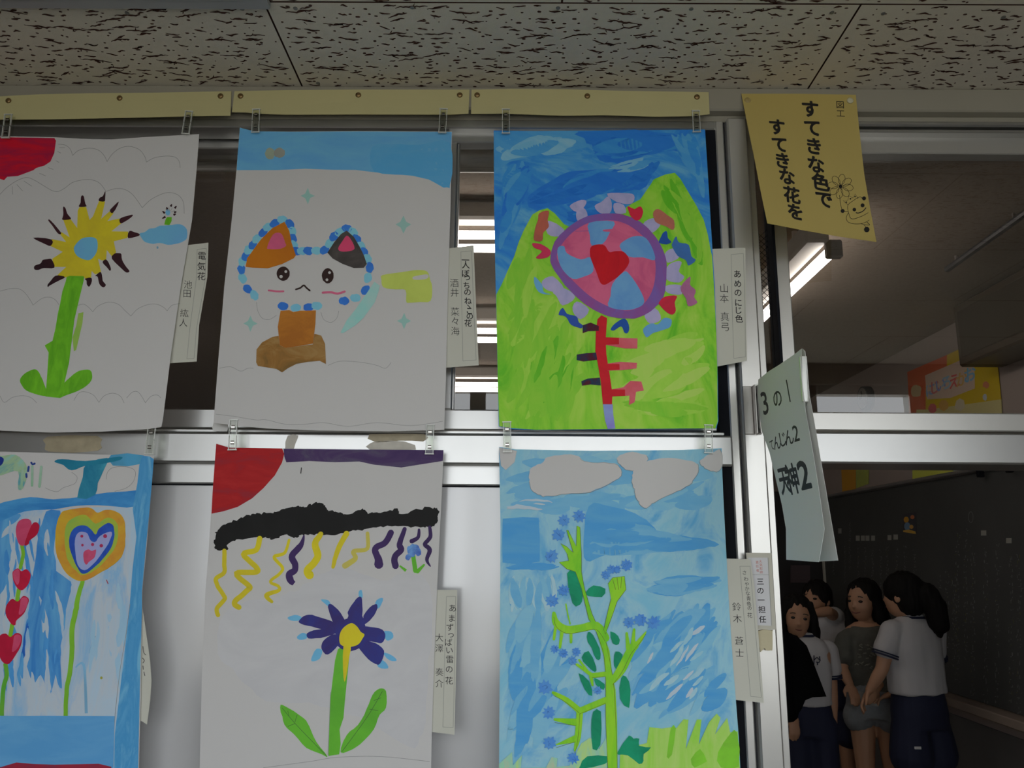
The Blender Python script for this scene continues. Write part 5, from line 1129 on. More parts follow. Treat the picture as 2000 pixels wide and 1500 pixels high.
# ---- teacher's plate on the door jamb
t = thing('name_plate', onY(1490, 1228, -0.013), 'beige framed plate with black characters on the door jamb', 'sign')
PB = plain('beige_plastic', (0.56, 0.54, 0.45), rough=.4)
sh = Sheet(lambda u, v: onY(u, v, -0.0165))
Cp = crop(1420, 1060, 6.525)
p = sh.part('frame', t); p.poly(Cp([(245, 128), (565, 132), (625, 1108), (330, 1105)]), PB, lay=0); p.build(0.004)
p = sh.part('white_insert', t); p.poly(Cp([(270, 190), (525, 190), (570, 1058), (345, 1050)]), plain('white_insert', (0.66, 0.66, 0.68), rough=.4), lay=3); p.build()
p = sh.part('characters', t)
for ch, x, y in (('三', 424, 495), ('の', 426, 612), ('一', 434, 730), ('担', 445, 850), ('任', 452, 975)): p.char(ch, *Cp([(x, y)])[0], 14.5, INK, ex=(1, 0), ey=(.05, 1), bold=0.015, lay=6)
REDI = plain('red_print', (0.55, 0.16, 0.12), rough=.6)
for ch, x, y in (('火', 428, 238), ('気', 432, 283), ('取', 434, 330), ('締', 436, 375), ('責', 384, 250), ('任', 386, 300), ('者', 390, 352)): p.char(ch, *Cp([(x, y)])[0], 6.5, REDI, ex=(1, 0), ey=(.05, 1), lay=6)
p.stroke(Cp([(290, 405), (535, 408)]), 0.7, FRAMEL, smooth=0, lay=6); p.stroke(Cp([(522, 190), (568, 1055)]), 1.4, FRAMEL, smooth=0, lay=6); p.build()
sh = Sheet(lambda u, v: onY(u, v, -0.0185))
p = sh.part('foam_pad', None); p.poly(Cp([(395, 1125), (570, 1120), (580, 1135), (580, 1355), (560, 1372), (495, 1372), (480, 1345), (430, 1390), (420, 1360)]), plain('yellowed_foam', (0.62, 0.56, 0.38), rough=.9, bump=.3), 2)
tag(p.build(0.005), 'small yellowed foam pad stuck below the plate on the jamb', 'foam pad')

# ---- yellow title sheet, lower edge curling away from the wall
def ydepth(u, v):
    q = min(1.3, max(0, (v - 183) / 255.0)); s_ = min(1, max(0, (u - 1450 - 50 * q) / 218.0))
    return -0.0165 - (0.10 * (1 - s_) + 0.032 * s_) * q ** 1.25
ysh = Sheet(lambda u, v: onY(u, v, ydepth(u, v)), curved=True, grid=8.0)
t = thing('title_sheet', onY(1600, 470, -0.05), 'yellow sheet with two vertical lines of bold hiragana pinned beside the door', 'sign')
p = ysh.part('paper', t); p.poly([(1448, 183), (1560, 183), (1671.5, 185), (1679, 260), (1688, 340), (1700, 410), (1711.8, 472.5), (1640, 462), (1570, 450), (1498.8, 436), (1486, 375), (1474.6, 315), (1461, 250)], YELP, lay=0); p.build(0.0004)
ysh.layer = 5
Cy = crop(1380, 170, 4.545)
for lst, sz in (([('す', 922, 195), ('て', 938, 365), ('き', 955, 525), ('な', 972, 688), ('色', 1012, 842), ('で', 1042, 1000)], 38), ([('す', 627, 355), ('て', 647, 512), ('き', 675, 652), ('な', 715, 795), ('花', 757, 957), ('を', 787, 1107)], 36)):
    for ch, x, y in lst: p = ysh.part('character', t); p.char(ch, *Cy([(x, y)])[0], sz, INK, ex=(0.94, 0.05 + y * 0.00016), ey=(0.08, 0.92), bold=0.036); p.build()
for ch, x, y in (('図', 1186, 158), ('工', 1190, 235)): p = ysh.part('character', t); p.char(ch, *Cy([(x, y)])[0], 17.5, INK, ex=(1, 0.03), ey=(.05, .9), bold=0.0); p.build()
p = ysh.part('flower_drawing', t)
fx, fy = Cy([(1190, 882)])[0]
p.ell(fx, fy, 3.6, 3.8, INK, n=10)
for i in range(8):
    a = 2 * math.pi * i / 8 + .15; cx, cy = fx + 15 * math.cos(a), fy + 14 * math.sin(a)
    q = [(cx + 10 * math.cos(b) * math.cos(a) - 6.5 * math.sin(b) * math.sin(a), cy + 10 * math.cos(b) * math.sin(a) + 6.5 * math.sin(b) * math.cos(a)) for b in (2 * math.pi * j / 18 for j in range(19))]
    p.stroke(q, 0.8, INK, smooth=0)
p.stroke(Cy([(1180, 960), (1190, 1040), (1205, 1100)]), 0.9, INK); p.build()
p = ysh.part('doodle', t)
p.ell(*Cy([(1208, 1100)])[0], 4, 4, INK, n=10); p.stroke(Cy([(1225, 1102), (1255, 1106)]), 0.9, INK)
p.stroke(Cy([(1435, 1115), (1370, 1150), (1290, 1170), (1262, 1120), (1255, 1050), (1300, 1010), (1360, 975), (1385, 992)]), 0.9, INK)
p.stroke(Cy([(1258, 1118), (1240, 1160), (1260, 1200), (1330, 1215), (1400, 1205), (1445, 1180)]), 0.9, INK)
p.stroke(Cy([(1255, 1045), (1212, 1008), (1255, 1005), (1262, 965), (1300, 985), (1318, 948), (1345, 990)]), 0.8, INK, smooth=0)
for x, y, r in ((1312, 1088, 3.6), (1385, 1050, 4), (1398, 988, 4), (1422, 1265, 5.5), (1240, 1022, 1.6), (1278, 992, 1.6), (1318, 972, 1.6)): p.ell(*Cy([(x, y)])[0], r, r, INK, n=10)
p.stroke(Cy([(1325, 1115), (1350, 1118), (1390, 1100), (1416, 1070)]), 1.8, INK); p.stroke(Cy([(1370, 1212), (1400, 1225), (1415, 1250)]), 0.9, INK); p.stroke(Cy([(1425, 1200), (1448, 1225), (1400, 1222)]), 1.0, INK); p.build()
tack(onY(1460, 197, -0.0175), 'dull thumbtack in the left corner of the yellow sheet', plain('ochre_tack', (.42, .32, .12), rough=.35), 0.006)
tack(onY(1660, 197, -0.0175), 'pale thumbtack in the right corner of the yellow sheet', WTACK, 0.006)

# ---- class sign standing out from the jamb
XS = xat(1474, 800, -0.012)
t = thing('class_sign', (XS, -0.1, onX(1490, 845, XS).z), 'white class sign sheets hanging from a bracket that sticks out beside the door', 'sign')
STEEL = plain('grey_steel', (0.42, 0.40, 0.38), rough=.35, metal=.8)
Cb = crop(1400, 650, 3.26)
x0, x1 = xat(1451, 800, -0.012), xat(1484, 800, -0.012)
z0, z1 = zat(849, -0.012, 1465), zat(755, -0.012, 1465)
MB().bbox(x0, XS - 0.004, -0.016, -0.012, z0, z1, b=0.001).bbox(XS - 0.004, XS - 0.0015, -0.030, -0.012, z0, z1, b=0.0005).bbox(XS + 0.0022, XS + 0.005, -0.030, -0.012, z0, z1, b=.0005).bbox(XS, x1, -0.016, -0.012, z0, z1, b=.001).build('bracket', STEEL, t)
ynear = onX(1566, 690, XS).y
zt1 = onX(1566, 685, XS).z; zb1 = onX(1578, 790, XS).z
ACR = glassmat('clear_acrylic', 1.5, (0.93, 0.95, 0.93))
MB().bbox(XS - 0.001, XS + 0.002, ynear, -0.013, zb1, zt1 - 0.002, b=.0004).build('acrylic_plate', ACR, t)
WPAP = plain('white_copy_paper', (0.86, 0.87, 0.84), rough=.8, var=.02)
def ssurf(u, v):
    q = max(0, (v - 800) / 290.0)
    return onX(u, v, XS - 0.0026 - 0.012 * q * q)
ssh = Sheet(ssurf, curved=True, grid=12.0)
pb = Sheet(lambda u, v: onX(u, v, XS + 0.004 + 0.012 * max(0, (v - 790) / 300.0)), curved=True)
p = pb.part('back_sheet', t)
p.poly(Cb([(545, 100), (562, 118), (590, 400), (620, 560), (660, 800), (715, 1120), (772, 1450), (655, 1456), (640, 1300), (600, 900), (560, 500)]), WPAP, lay=0); p.build(0.0003)
p = ssh.part('front_sheet', t)
p.poly(Cb([(540, 100), (545, 300), (565, 500), (610, 750), (650, 1000), (685, 1250), (650, 1460), (442, 1445), (440, 1250), (415, 1100), (380, 950), (335, 760), (285, 620), (262, 420), (264, 298), (330, 245), (395, 205), (490, 140)]), WPAP, lay=0); p.build(0.0003)
ssh.layer = 5
for ch, x, y, w, h in (('3', 305, 447, 34, 68), ('の', 386, 420, 22, 42), ('1', 455, 370, 20, 68)):
    p = ssh.part('character', t); p.char(ch, *Cb([(x, y)])[0], 1.0, INK, ex=(w * .84, -w * 0.42), ey=(h * .16, h * .9), bold=0.012); p.build()
for ch, x, y, w, h in (('て', 350, 715, 8, 24), ('ん', 382, 700, 15, 30), ('じ', 420, 678, 17, 32), ('ん', 460, 665, 19, 34), ('2', 503, 640, 24, 44)):
    p = ssh.part('character', t); p.char(ch, *Cb([(x, y)])[0], 1.0, INK, ex=(w, -w * .3), ey=(h * .18, h), bold=0.01); p.build()
for ch, x, y, w, h in (('天', 430, 945, 20, 58), ('神', 480, 930, 25, 62), ('2', 555, 905, 44, 76)):
    p = ssh.part('character', t); p.char(ch, *Cb([(x, y)])[0], 1.0, INK, ex=(w, -w * .25), ey=(h * .22, h), bold=0.025); p.build()
MB().bbox(XS - 0.004, XS + 0.006, ynear - 0.003, ynear + 0.003, zb1 + 0.005, zt1 - 0.008, b=0.001).build('edge_clip', plain('clear_edge', (0.72, 0.74, 0.7), rough=.12, spec=.9, coat=1), t)

# ---- clear plastic clips
CLR = glassmat('clear_plastic', 1.55, (0.93, 0.94, 0.92))
CLE = plain('plastic_edge', (0.70, 0.72, 0.68), rough=.15, spec=.8)
SPR = plain('clip_spring', (0.10, 0.09, 0.08), rough=.25, metal=.8)
def clip(u0, v0, u1, v1, label):
    a, b = onY(u0, v0, -0.034), onY(u1, v1, -0.034)
    t = thing('clear_clip', ((a.x + b.x) / 2, -0.034, min(a.z, b.z)), label, 'clip', 'clear plastic clips')
    ax = (b - a); L = ax.length; ax.normalize(); sx = Vector((0, -1, 0)).cross(ax).normalized(); w = 0.0068
    def blk(mb, f0, f1, hw, y0, y1, b_=0.0006, off=0.0):
        c0, c1 = a + ax * (L * f0), a + ax * (L * f1)
        vs = [c + sx * (s * hw + off) + Vector((0, y, 0)) for c in (c0, c1) for y in (y0, y1) for s in (-1, 1)]
        mb.add(vs, [(0, 2, 3, 1), (4, 5, 7, 6), (0, 1, 5, 4), (2, 6, 7, 3), (0, 4, 6, 2), (1, 3, 7, 5)])
    for nm, f0, f1, s0 in (('upper_jaw', 0.0, 0.50, .24), ('lower_jaw', 0.50, 1.0, .74)):
        m = MB()
        blk(m, f0, f1, w * .86, -0.0045, -0.0025); blk(m, f0, f1, w * .86, 0.0060, 0.0072)
        e = m.build(nm, CLR, t)
        m = MB(); 
        blk(m, f0 if f0 == 0 else f1 - .03, f0 + .03 if f0 == 0 else f1, w * 1.1, -0.0052, -0.0022)
        blk(m, f0 + .02, f1 - .02, w * .06, -0.0055, -0.0022, off=w * .9); blk(m, f0 + .02, f1 - .02, w * .06, -0.0055, -0.0022, off=-w * .9)
        m.build('ridge', CLE, e)
        m = MB(); blk(m, s0 - .05, s0 - .01, w * .42, -0.0056, -0.0046); blk(m, s0 + .035, s0 + .075, w * .42, -0.0056, -0.0046); m.build('spring', SPR, e)
        m = MB(); blk(m, s0 - .005, s0 + .03, w * .42, -0.0056, -0.0046); m.build('spring_plate', plain('bright_spring', (.75, .74, .68), rough=.2, metal=.9), e)
for u0, v0, u1, v1, l_ in ((19, 225, 13, 272, 'clear clip holding the red sun corner of the sunflower painting'), (371, 219, 364, 264, 'clear clip at the right top corner of the sunflower painting'), (502, 215, 500, 261, 'clear clip at the left top corner of the cat painting'), (867, 214, 864, 262, 'clear clip at the right top corner of the cat painting'), (988, 215, 988, 263, 'clear clip at the left top corner of the candy flower painting'), (1358, 218, 1360, 260, 'clear clip at the right top corner of the candy flower painting'),
                            (299, 832, 293, 888, 'clear clip linking the sunflower and watercolour hearts paintings'), (458, 820, 455, 880, 'clear clip on the red sun corner of the lightning painting'), (841, 830, 839, 888, 'clear clip on the purple band corner of the lightning painting'), (990, 824, 991, 884, 'clear clip at the left top corner of the blue flower plant painting'), (1383, 830, 1383, 886, 'clear clip at the right top corner of the blue flower plant painting')):
    clip(u0, v0, u1, v1, l_)

# ---- marks and tape on the transom bar
YT = -0.0083
TAPE = plain('old_tape', (0.42, 0.36, 0.24), rough=.5, var=.3, vscale=60)
TAPE2 = plain('old_tape_pale', (0.60, 0.57, 0.50), rough=.5, var=.2, vscale=60)
def tape(pts, mat, label, y=YT):
    sh = Sheet(lambda u, v: onY(u, v, y)); p = sh.part('tape_remnant', None); p.poly(pts, mat, 2, 2.0); tag(p.build(0.0002), label, 'tape', 'tape remnants on the window bar')
tape([(92, 853), (190, 851), (196, 866), (190, 881), (95, 883), (90, 868)], TAPE, 'brown tape remnant above the watercolour hearts painting')
tape([(562, 850), (582, 850), (576, 866), (572, 877), (558, 876)], TAPE2, 'narrow grey tape remnant above the purple band painting')
tape([(722, 849), (828, 848), (826, 862), (780, 860), (735, 864)], TAPE, 'wide brown tape remnant above the right of the lightning painting')
tape([(722, 866), (740, 861), (790, 862), (812, 878), (722, 878)], TAPE2, 'pale lower tape remnant above the lightning painting')
tape([(418, 826), (444, 828), (444, 842), (417, 841)], plain('white_tab', (.72, .72, .70), rough=.4), 'small white tab at the lower left corner of the cat painting', y=-0.012)
tape([(1000, 845.5), (1040, 846), (1216, 846.2), (1216, 847.4), (1000, 847)], TAPE2, 'thin pale scuff line under the candy flower painting') if False else None

# ---- unlit fixture on the corridor ceiling (upper left)
FX = plain('grey_fixture_metal', (0.33, 0.34, 0.35), rough=.5, metal=.1)
yf = onZ(300, 19, ZC - 0.012).y
xf = onZ(525, 12, ZC - 0.012).x
t = thing('ceiling_panel_lamp', (xf - 0.6, yf - 0.15, ZC), 'grey metal lamp housing on the corridor ceiling at upper left', 'lamp')
MB().bbox(xf - 1.25, xf, yf - 0.30, yf, ZC - 0.012, ZC - 0.0005, b=.002).build('housing', FX, t)
MB().bbox(xf - 1.2, xf - 0.045, yf - 0.26, yf - 0.022, ZC - 0.0135, ZC - 0.0118, b=.001).build('cover', FX, t)

# ================================================================== CHILDREN IN THE CLASSROOM
SKIN = plain('skin', (0.46, 0.25, 0.15), rough=0.55, var=0.05)
HAIR = plain('black_hair', (0.008, 0.007, 0.0065), rough=0.7, spec=0.15)
WSH = plain('white_gym_shirt', (0.50, 0.49, 0.50), rough=0.85)
NAVY = plain('navy_cloth', (0.012, 0.016, 0.045), rough=0.8)
GREYT = plain('grey_print_shirt', (0.10, 0.10, 0.085), rough=0.85, var=0.35, vscale=26)
DENIM = plain('grey_denim', (0.20, 0.21, 0.22), rough=0.9, var=0.2, vscale=40)
LIP = plain('lip', (0.20, 0.06, 0.05), rough=.5)
EYEM = plain('dark_eye', (0.012, 0.01, 0.01), rough=.25)
BROWM = plain('eyebrow', (0.03, 0.02, 0.015), rough=.6)
SOLE = plain('indoor_shoe', (0.5, 0.5, 0.5), rough=.6)

def remeshed(mb, name, mat, parent, vox, smooth=4, fold=0.0, ffreq=9.0, strand=False):
    me = bpy.data.meshes.new('tmp'); me.from_pydata(mb.v, [], mb.f); me.update()
    o = bpy.data.objects.new('tmp', me); COL.objects.link(o)
    m = o.modifiers.new('r', 'REMESH'); m.mode = 'VOXEL'; m.voxel_size = vox
    s = o.modifiers.new('s', 'SMOOTH'); s.iterations = smooth; s.factor = 0.5
    dg = bpy.context.evaluated_depsgraph_get(); dg.update()
    m2 = bpy.data.meshes.new_from_object(o.evaluated_get(dg))
    bpy.data.objects.remove(o); bpy.data.meshes.remove(me)
    if fold:
        nr = [v.normal.copy() for v in m2.vertices]
        for v, n in zip(m2.vertices, nr):
            c = v.co; q = (c.x * ffreq * (2.2 if strand else 1), c.y * ffreq * (2.2 if strand else 1), c.z * ffreq * (0.25 if strand else 0.6))
            v.co = c + n * (fold * noise.noise(q))
    m2.name = name; m2.materials.clear(); m2.materials.append(mat)
    m2.polygons.foreach_set('use_smooth', [True] * len(m2.polygons)); m2.update()
    return link(name, m2, parent)

class Frame:
    def __init__(s, o, fwd, up=(0, 0, 1)):
        s.o = Vector(o); s.f = Vector(fwd).normalized(); u = Vector(up); s.r = s.f.cross(u).normalized(); s.u = s.r.cross(s.f).normalized()
    def p(s, r, f, u): return s.o + s.r * r + s.f * f + s.u * u
def eball(mb, fr, c, rad, n=18, m=12):
    t = MB().ball((0, 0, 0), (1, 1, 1), n, m)
    mb.add([fr.p(c[0] + v[0] * rad[0], c[1] + v[1] * rad[1], c[2] + v[2] * rad[2]) for v in t.v], t.f)
def oring(fr, z, rx, ry, cr=0.0, cf=0.0, n=20, e=2.4):
    out = []
    for i in range(n):
        a = 2 * math.pi * i / n; c, s = math.cos(a), math.sin(a)
        out.append(fr.p(cr + rx * math.copysign(abs(c) ** (2 / e), c), cf + ry * math.copysign(abs(s) ** (2 / e), s), z))
    return out
def limb(mb, pts, rad):
    P = []; Rr = []
    for i in range(len(pts) - 1):
        for k in range(5):
            t = k / 5; P.append(Vector(pts[i]).lerp(Vector(pts[i + 1]), t)); Rr.append(rad[i] + (rad[i + 1] - rad[i]) * t)
    P.append(Vector(pts[-1])); Rr.append(rad[-1])
    mb.tube(P, Rr, 12)
    for p, r in ((pts[0], rad[0]), (pts[-1], rad[-1])): mb.ball(p, r, 12, 8)
    for p, r in zip(pts[1:-1], rad[1:-1]): mb.ball(p, r, 12, 8)
def hand(mb, wrist, d, palm_n, side):
    """palm and five bent fingers; d = pointing direction, palm_n = palm normal"""
    d = Vector(d).normalized(); n = Vector(palm_n); n = (n - d * n.dot(d)).normalized(); s = d.cross(n) * side
    fr = Frame(wrist, d, n)
    c = Vector(wrist) + d * 0.035
    t = MB().ball((0, 0, 0), (1, 1, 1), 12, 8)
    mb.add([c + d * (v[0] * .042) + s * (v[1] * .030) + n * (v[2] * .014) for v in t.v], t.f)
    for k, (off, L) in enumerate(((-0.022, .048), (-0.008, .058), (0.007, .055), (0.020, .042))):
        a = c + d * 0.03 + s * off; b = a + d * L * .5 + n * .006; e = b + d * L * .38 + n * .022
        limb(mb, [a, b, e], [.0082, .0076, .0064])
    a = Vector(wrist) + d * .018 - s * .024; b = a + d * .022 - s * .016 + n * .01; e = b + d * .024 + n * .008
    limb(mb, [a, b, e], [.010, .009, .0075])

def child(label, base, H, face, head_c, head_f, head_up, arms, skin_extra=None, shirt=None, shirt_mat=WSH, bottoms=None, bottom_mat=NAVY, hair_fn=None, smile=True, shoulder_w=0.135, cat='person', hem=None):
    """base = floor point; face = body facing direction"""
    x, y, z0 = base
    fr = Frame((x, y, z0), face)
    S = H / 1.33
    t = thing('person', (x, y, z0), label, cat, 'children by the blackboard')
    hf = Frame(head_c, head_f, head_up)
    b = MB()
    # head, jaw, nose, ears, neck
    eball(b, hf, (0, -.008, .018), (.071 * S, .086 * S, .088 * S)); eball(b, hf, (0, .018, -.045), (.052 * S, .060 * S, .058 * S)); eball(b, hf, (0, .030, -.02), (.060 * S, .055 * S, .060 * S), 16, 10)
    eball(b, hf, (0, .086 * S, -.022), (.010, .012, .010)); eball(b, hf, (0, .080 * S, -.004), (.007, .010, .016))
    for s in (-1, 1): eball(b, hf, (s * .070 * S, -.012, -.012), (.010, .016, .022))
    sh_z = .815 * H
    nk = fr.p(0, -.01, sh_z + .03)
    limb(b, [nk, Vector(head_c) + hf.u * (-.06) + hf.f * -.015], [.038 * S, .036 * S])
    # trunk
    R_ = [(.47, .115, .082), (.52, .122, .088), (.60, .108, .074), (.66, .112, .076), (.73, .126, .082), (.78, .130, .078), (.815, .105, .062), (.835, .060, .045)]
    b.rings([oring(fr, f * H, rx * S, ry * S) for f, rx, ry in R_])
    # legs and feet
    for s in (-1, 1):
        hip, knee, ank = fr.p(s * .062 * S, 0, .50 * H), fr.p(s * .066 * S, .012, .285 * H), fr.p(s * .066 * S, -.01, .055 * H)
        limb(b, [hip, hip.lerp(knee, .5), knee, knee.lerp(ank, .35) - fr.f * .012, ank], [.070 * S, .060 * S, .047 * S, .046 * S, .031 * S])
        limb(b, [fr.p(s * .066 * S, -.03, .035), fr.p(s * .07 * S, .10, .025)], [.033, .026])
    # arms
    for s, sho, elb, wri, pn in arms:
        limb(b, [sho, Vector(sho).lerp(elb, .5), elb, Vector(elb).lerp(wri, .35), wri], [.041 * S, .036 * S, .030 * S, .030 * S, .021 * S])
        hand(b, wri, Vector(wri) - Vector(elb), pn, s)
    remeshed(b, 'body', SKIN, t, 0.0055, 3)
    # face details
    for s in (-1, 1):
        e = MB(); eball(e, hf, (s * .029 * S, .066 * S, .006), (.0125, .012, .0075), 12, 8); e.build('eye', EYEM, t, True)
        e = MB(); e.tube([hf.p(s * q * S, (.073 - abs(q - .03) * .35) * S, (.028 + (.004 if .02 < q < .04 else 0)) * S) for q in (.014, .024, .034, .046)], .0028, 6); e.build('eyebrow', BROWM, t, True)
    e = MB(); e.tube([hf.p(q * S, (.0775 - abs(q) * .35) * S, (-.055 + abs(q) * (.28 if smile else .02)) * S) for q in (-.024, -.014, -.005, .005, .014, .024)], .0042, 6); e.build('mouth', LIP, t, True)
    # clothes
    if shirt:
        c = MB()
        c.rings([oring(fr, f * H, rx * S, ry * S, e=2.3) for f, rx, ry in shirt['rings']])
        for (s, sho, elb, wri, pn), L in zip(arms, shirt['sleeve']):
            e_ = Vector(sho).lerp(elb, L); limb(c, [Vector(sho) + (Vector(nk) - Vector(sho)) * .18, sho, e_], [.050 * S, .054 * S, .057 * S])
        for d in shirt.get('drop', []): limb(c, *d)
        so = remeshed(c, 'shirt', shirt_mat, t, 0.007, 4, 0.010, 13.0)
        if shirt.get('trim'):
            for (s, sho, elb, wri, pn), L in zip(arms, shirt['sleeve']):
                sho, elb = Vector(sho), Vector(elb); a = sho.lerp(elb, L); d = (elb - sho).normalized()
                a = a + d * .045
                for dd, w in ((-.008, .004), (-.020, .003)): MB().tube([a + d * (dd - w), a + d * (dd + w)], .060 * S, 24).build('cuff_stripe', NAVY, so, True)
            MB().rings([oring(fr, sh_z + .052, .050 * S, .047 * S, 0, -.006), oring(fr, sh_z + .038, .062 * S, .058 * S, 0, -.004)]).build('collar', NAVY, so, True)
            MB().rings([oring(fr, sh_z + .057, .0475 * S, .0445 * S, 0, -.006), oring(fr, sh_z + .049, .0535 * S, .0505 * S, 0, -.006)]).build('collar_edge', WSH, so, True)
    if bottoms:
        c = MB(); c.rings([oring(fr, f * H, rx * S, ry * S, e=2.3) for f, rx, ry in bottoms['rings']])
        for s in (-1, 1): limb(c, [fr.p(s * .062 * S, 0, .50 * H), fr.p(s * bottoms['spread'] * S, .006, bottoms['hem'] * H)], [.082 * S, bottoms['leg'] * S])
        remeshed(c, bottoms['name'], bottom_mat, t, 0.008, 4, 0.008, 9.0)
    if hair_fn:
        c = MB(); hair_fn(c, hf, S); remeshed(c, 'hair', HAIR, t, 0.006, 4, 0.006, 28.0, True)
    return t, fr, hf

PLAT = 0.18
LOOSE = [(.585, .142, .105), (.62, .142, .104), (.68, .140, .100), (.74, .146, .098), (.79, .142, .090), (.83, .110, .070), (.85, .060, .050)]
SHORTS = lambda hem, leg, spread=.075, nm='shorts': dict(name=nm, rings=[(.47, .138, .104), (.52, .140, .106), (.57, .130, .098), (.615, .118, .090)], hem=hem, leg=leg, spread=spread)

# --- tall girl with ponytail, back to the corridor
Y = 2.86
bx = onY(1788, 1300, Y).x
H = onY(1768, 1122, Y).z - PLAT + 0.004
hd = onY(1762, 1170, Y); hd.z = PLAT + H - .112
f_ = Vector((-.62, .78, 0)).normalized()
fb = Vector((-.35, .94, 0)).normalized()
frm = Frame((bx, Y, PLAT), fb)
sl, sr = frm.p(-.142, 0, .795 * H), frm.p(.142, 0, .795 * H)
arms = [(-1, sl, onY(1722, 1308, Y - .05), onY(1699, 1347, Y - .02), (0, 0, -1)), (1, sr, frm.p(.17, .05, .62 * H), frm.p(.05, .2, .56 * H), (0, 0, -1))]
def pony(c, h, S):
    eball(c, h, (0, -.014, .030), (.083 * S, .096 * S, .094 * S)); eball(c, h, (0, -.045, -.02), (.074 * S, .066 * S, .075 * S))
    a = h.p(.02, -.085, .045); r = Vector((1, 0, 0))
    limb(c, [a, a + r * .022 + Vector((0, -.03, -.02)), a + r * .048 + Vector((0, -.035, -.09)), a + r * .062 + Vector((0, -.03, -.17)), a + r * .066 + Vector((0, -.02, -.225))], [.036, .046, .055, .050, .016])
gD, frD, _ = child('girl with a ponytail seen from behind in white gym shirt and navy shorts', (bx, Y, PLAT), H, fb, hd, f_, (0.05, 0, 1), arms,
      shirt=dict(rings=LOOSE, sleeve=(.42, .42), trim=True), bottoms=SHORTS(.375, .098), hair_fn=pony, smile=False)
# white maker's patch on the hem of the shorts
q = onY(1793, 1461, Y - .13)
MB().bbox(q.x - .016, q.x + .016, q.y, q.y + .004, q.z - .006, q.z + .006, b=.001).build('white_patch', plain('white_print', (.7, .7, .7)), gD)

# --- girl with long hair and grey printed shirt, turned to the left
Y = 3.2
bx = onY(1700, 1300, Y).x
H = onY(1690, 1135, Y).z - PLAT + 0.004
hd = onY(1684, 1175, Y); hd.z = PLAT + H - .112
fb = Vector((-.30, -.95, 0)).normalized(); f_ = Vector((-.80, -.60, -.06)).normalized()
frm = Frame((bx, Y, PLAT), fb)
# Frame.r = f x up: for a body facing the camera r points to image left
sa, sb_ = onY(1650, 1252, Y), onY(1732, 1254, Y + .04)
arms = [(1, sa, onY(1645, 1306, Y - .02), onY(1660, 1338, Y - .12), (0, 1, 0)), (-1, sb_, onY(1736, 1306, Y + .02), onY(1712, 1345, Y - .12), (0, 1, 0))]
def longhair(c, h, S):
    eball(c, h, (0, -.030, .034), (.086 * S, .096 * S, .091 * S)); eball(c, h, (0, -.060, -.03), (.088 * S, .064 * S, .095 * S))
    for s in (-1, 1): limb(c, [h.p(s * .058, -.005, .07), h.p(s * .078, -.016, -.02), h.p(s * .084, -.024, -.10)], [.020, .024, .028])
    a = h.p(0, -.07, -.03)
    limb(c, [a, a + Vector((.030, .02, -.08)), a + Vector((.045, .01, -.16)), a + Vector((.05, 0, -.22))], [.080, .086, .080, .035])
    limb(c, [h.p(.08, .01, -.06), h.p(.07, .03, -.13), h.p(.055, .045, -.19)], [.022, .03, .012])
gC, frC, hfC = child('long-haired girl in a dark grey printed shirt and pale denim shorts looking left', (bx, Y, PLAT), H, fb, hd, f_, (0, 0, 1), arms,
      shirt=dict(rings=[(.575, .130, .100), (.62, .134, .100), (.68, .134, .098), (.74, .140, .096), (.785, .136, .088), (.82, .095, .065)], sleeve=(.55, .5)), shirt_mat=GREYT, bottoms=SHORTS(.47, .088), bottom_mat=DENIM, hair_fn=longhair)
rn = random.Random(3)
pr = MB()
for i in range(26):
    u, v = rn.uniform(1668, 1704), rn.uniform(1258, 1305); p0 = onY(u, v, Y - .112 - .004 * rn.random()); a = rn.uniform(-.6, .6)
    pr.tube([p0, p0 + Vector((.016 * math.cos(a), 0, .016 * math.sin(a)))], .0025, 5)
o = pr.build('shirt_print', plain('pale_print', (.24, .24, .2)), gC); o['kind'] = 'stuff'
# paper both girls hold
sp = Sheet(lambda u, v: onY(u, v, Y - .16 + .0006 * (v - 1340)))
p = sp.part('folded_paper', None); p.poly([(1658, 1354), (1676, 1349), (1700, 1358), (1716, 1380), (1700, 1378), (1678, 1362), (1662, 1357)], plain('held_paper', (.34, .33, .3), rough=.8))
tag(p.build(0.002), 'pale folded paper held between the two girls', 'paper')

# --- smiling girl with bobbed hair near the door edge
Y = 2.95
bx = onY(1574, 1300, Y).x
hd = onY(1557, 1207, Y)
H = hd.z + .105 - PLAT
fb = Vector((-.25, -.97, 0)).normalized(); f_ = Vector((-.20, -.98, -.05)).normalized()
frm = Frame((bx, Y, PLAT), fb)
sa, sb_ = onY(1546, 1275, Y), onY(1617, 1272, Y + .02)
arms = [(1, sa, onY(1540, 1340, Y), onY(1548, 1395, Y - .06), (0, 1, 0)), (-1, sb_, onY(1625, 1345, Y + .02), onY(1627, 1425, Y), (-1, 0, 0))]
def bob(c, h, S):
    eball(c, h, (0, -.030, .034), (.088 * S, .098 * S, .093 * S)); eball(c, h, (0, -.055, -.03), (.088 * S, .064 * S, .10 * S))
    for s in (-1, 1): limb(c, [h.p(s * .058, .010, .075), h.p(s * .078, .010, .01), h.p(s * .085, -.004, -.08), h.p(s * .088, -.015, -.135)], [.018, .022, .030, .026])
    limb(c, [h.p(-.088, -.02, -.06), h.p(-.094, -.02, -.15)], [.034, .03])
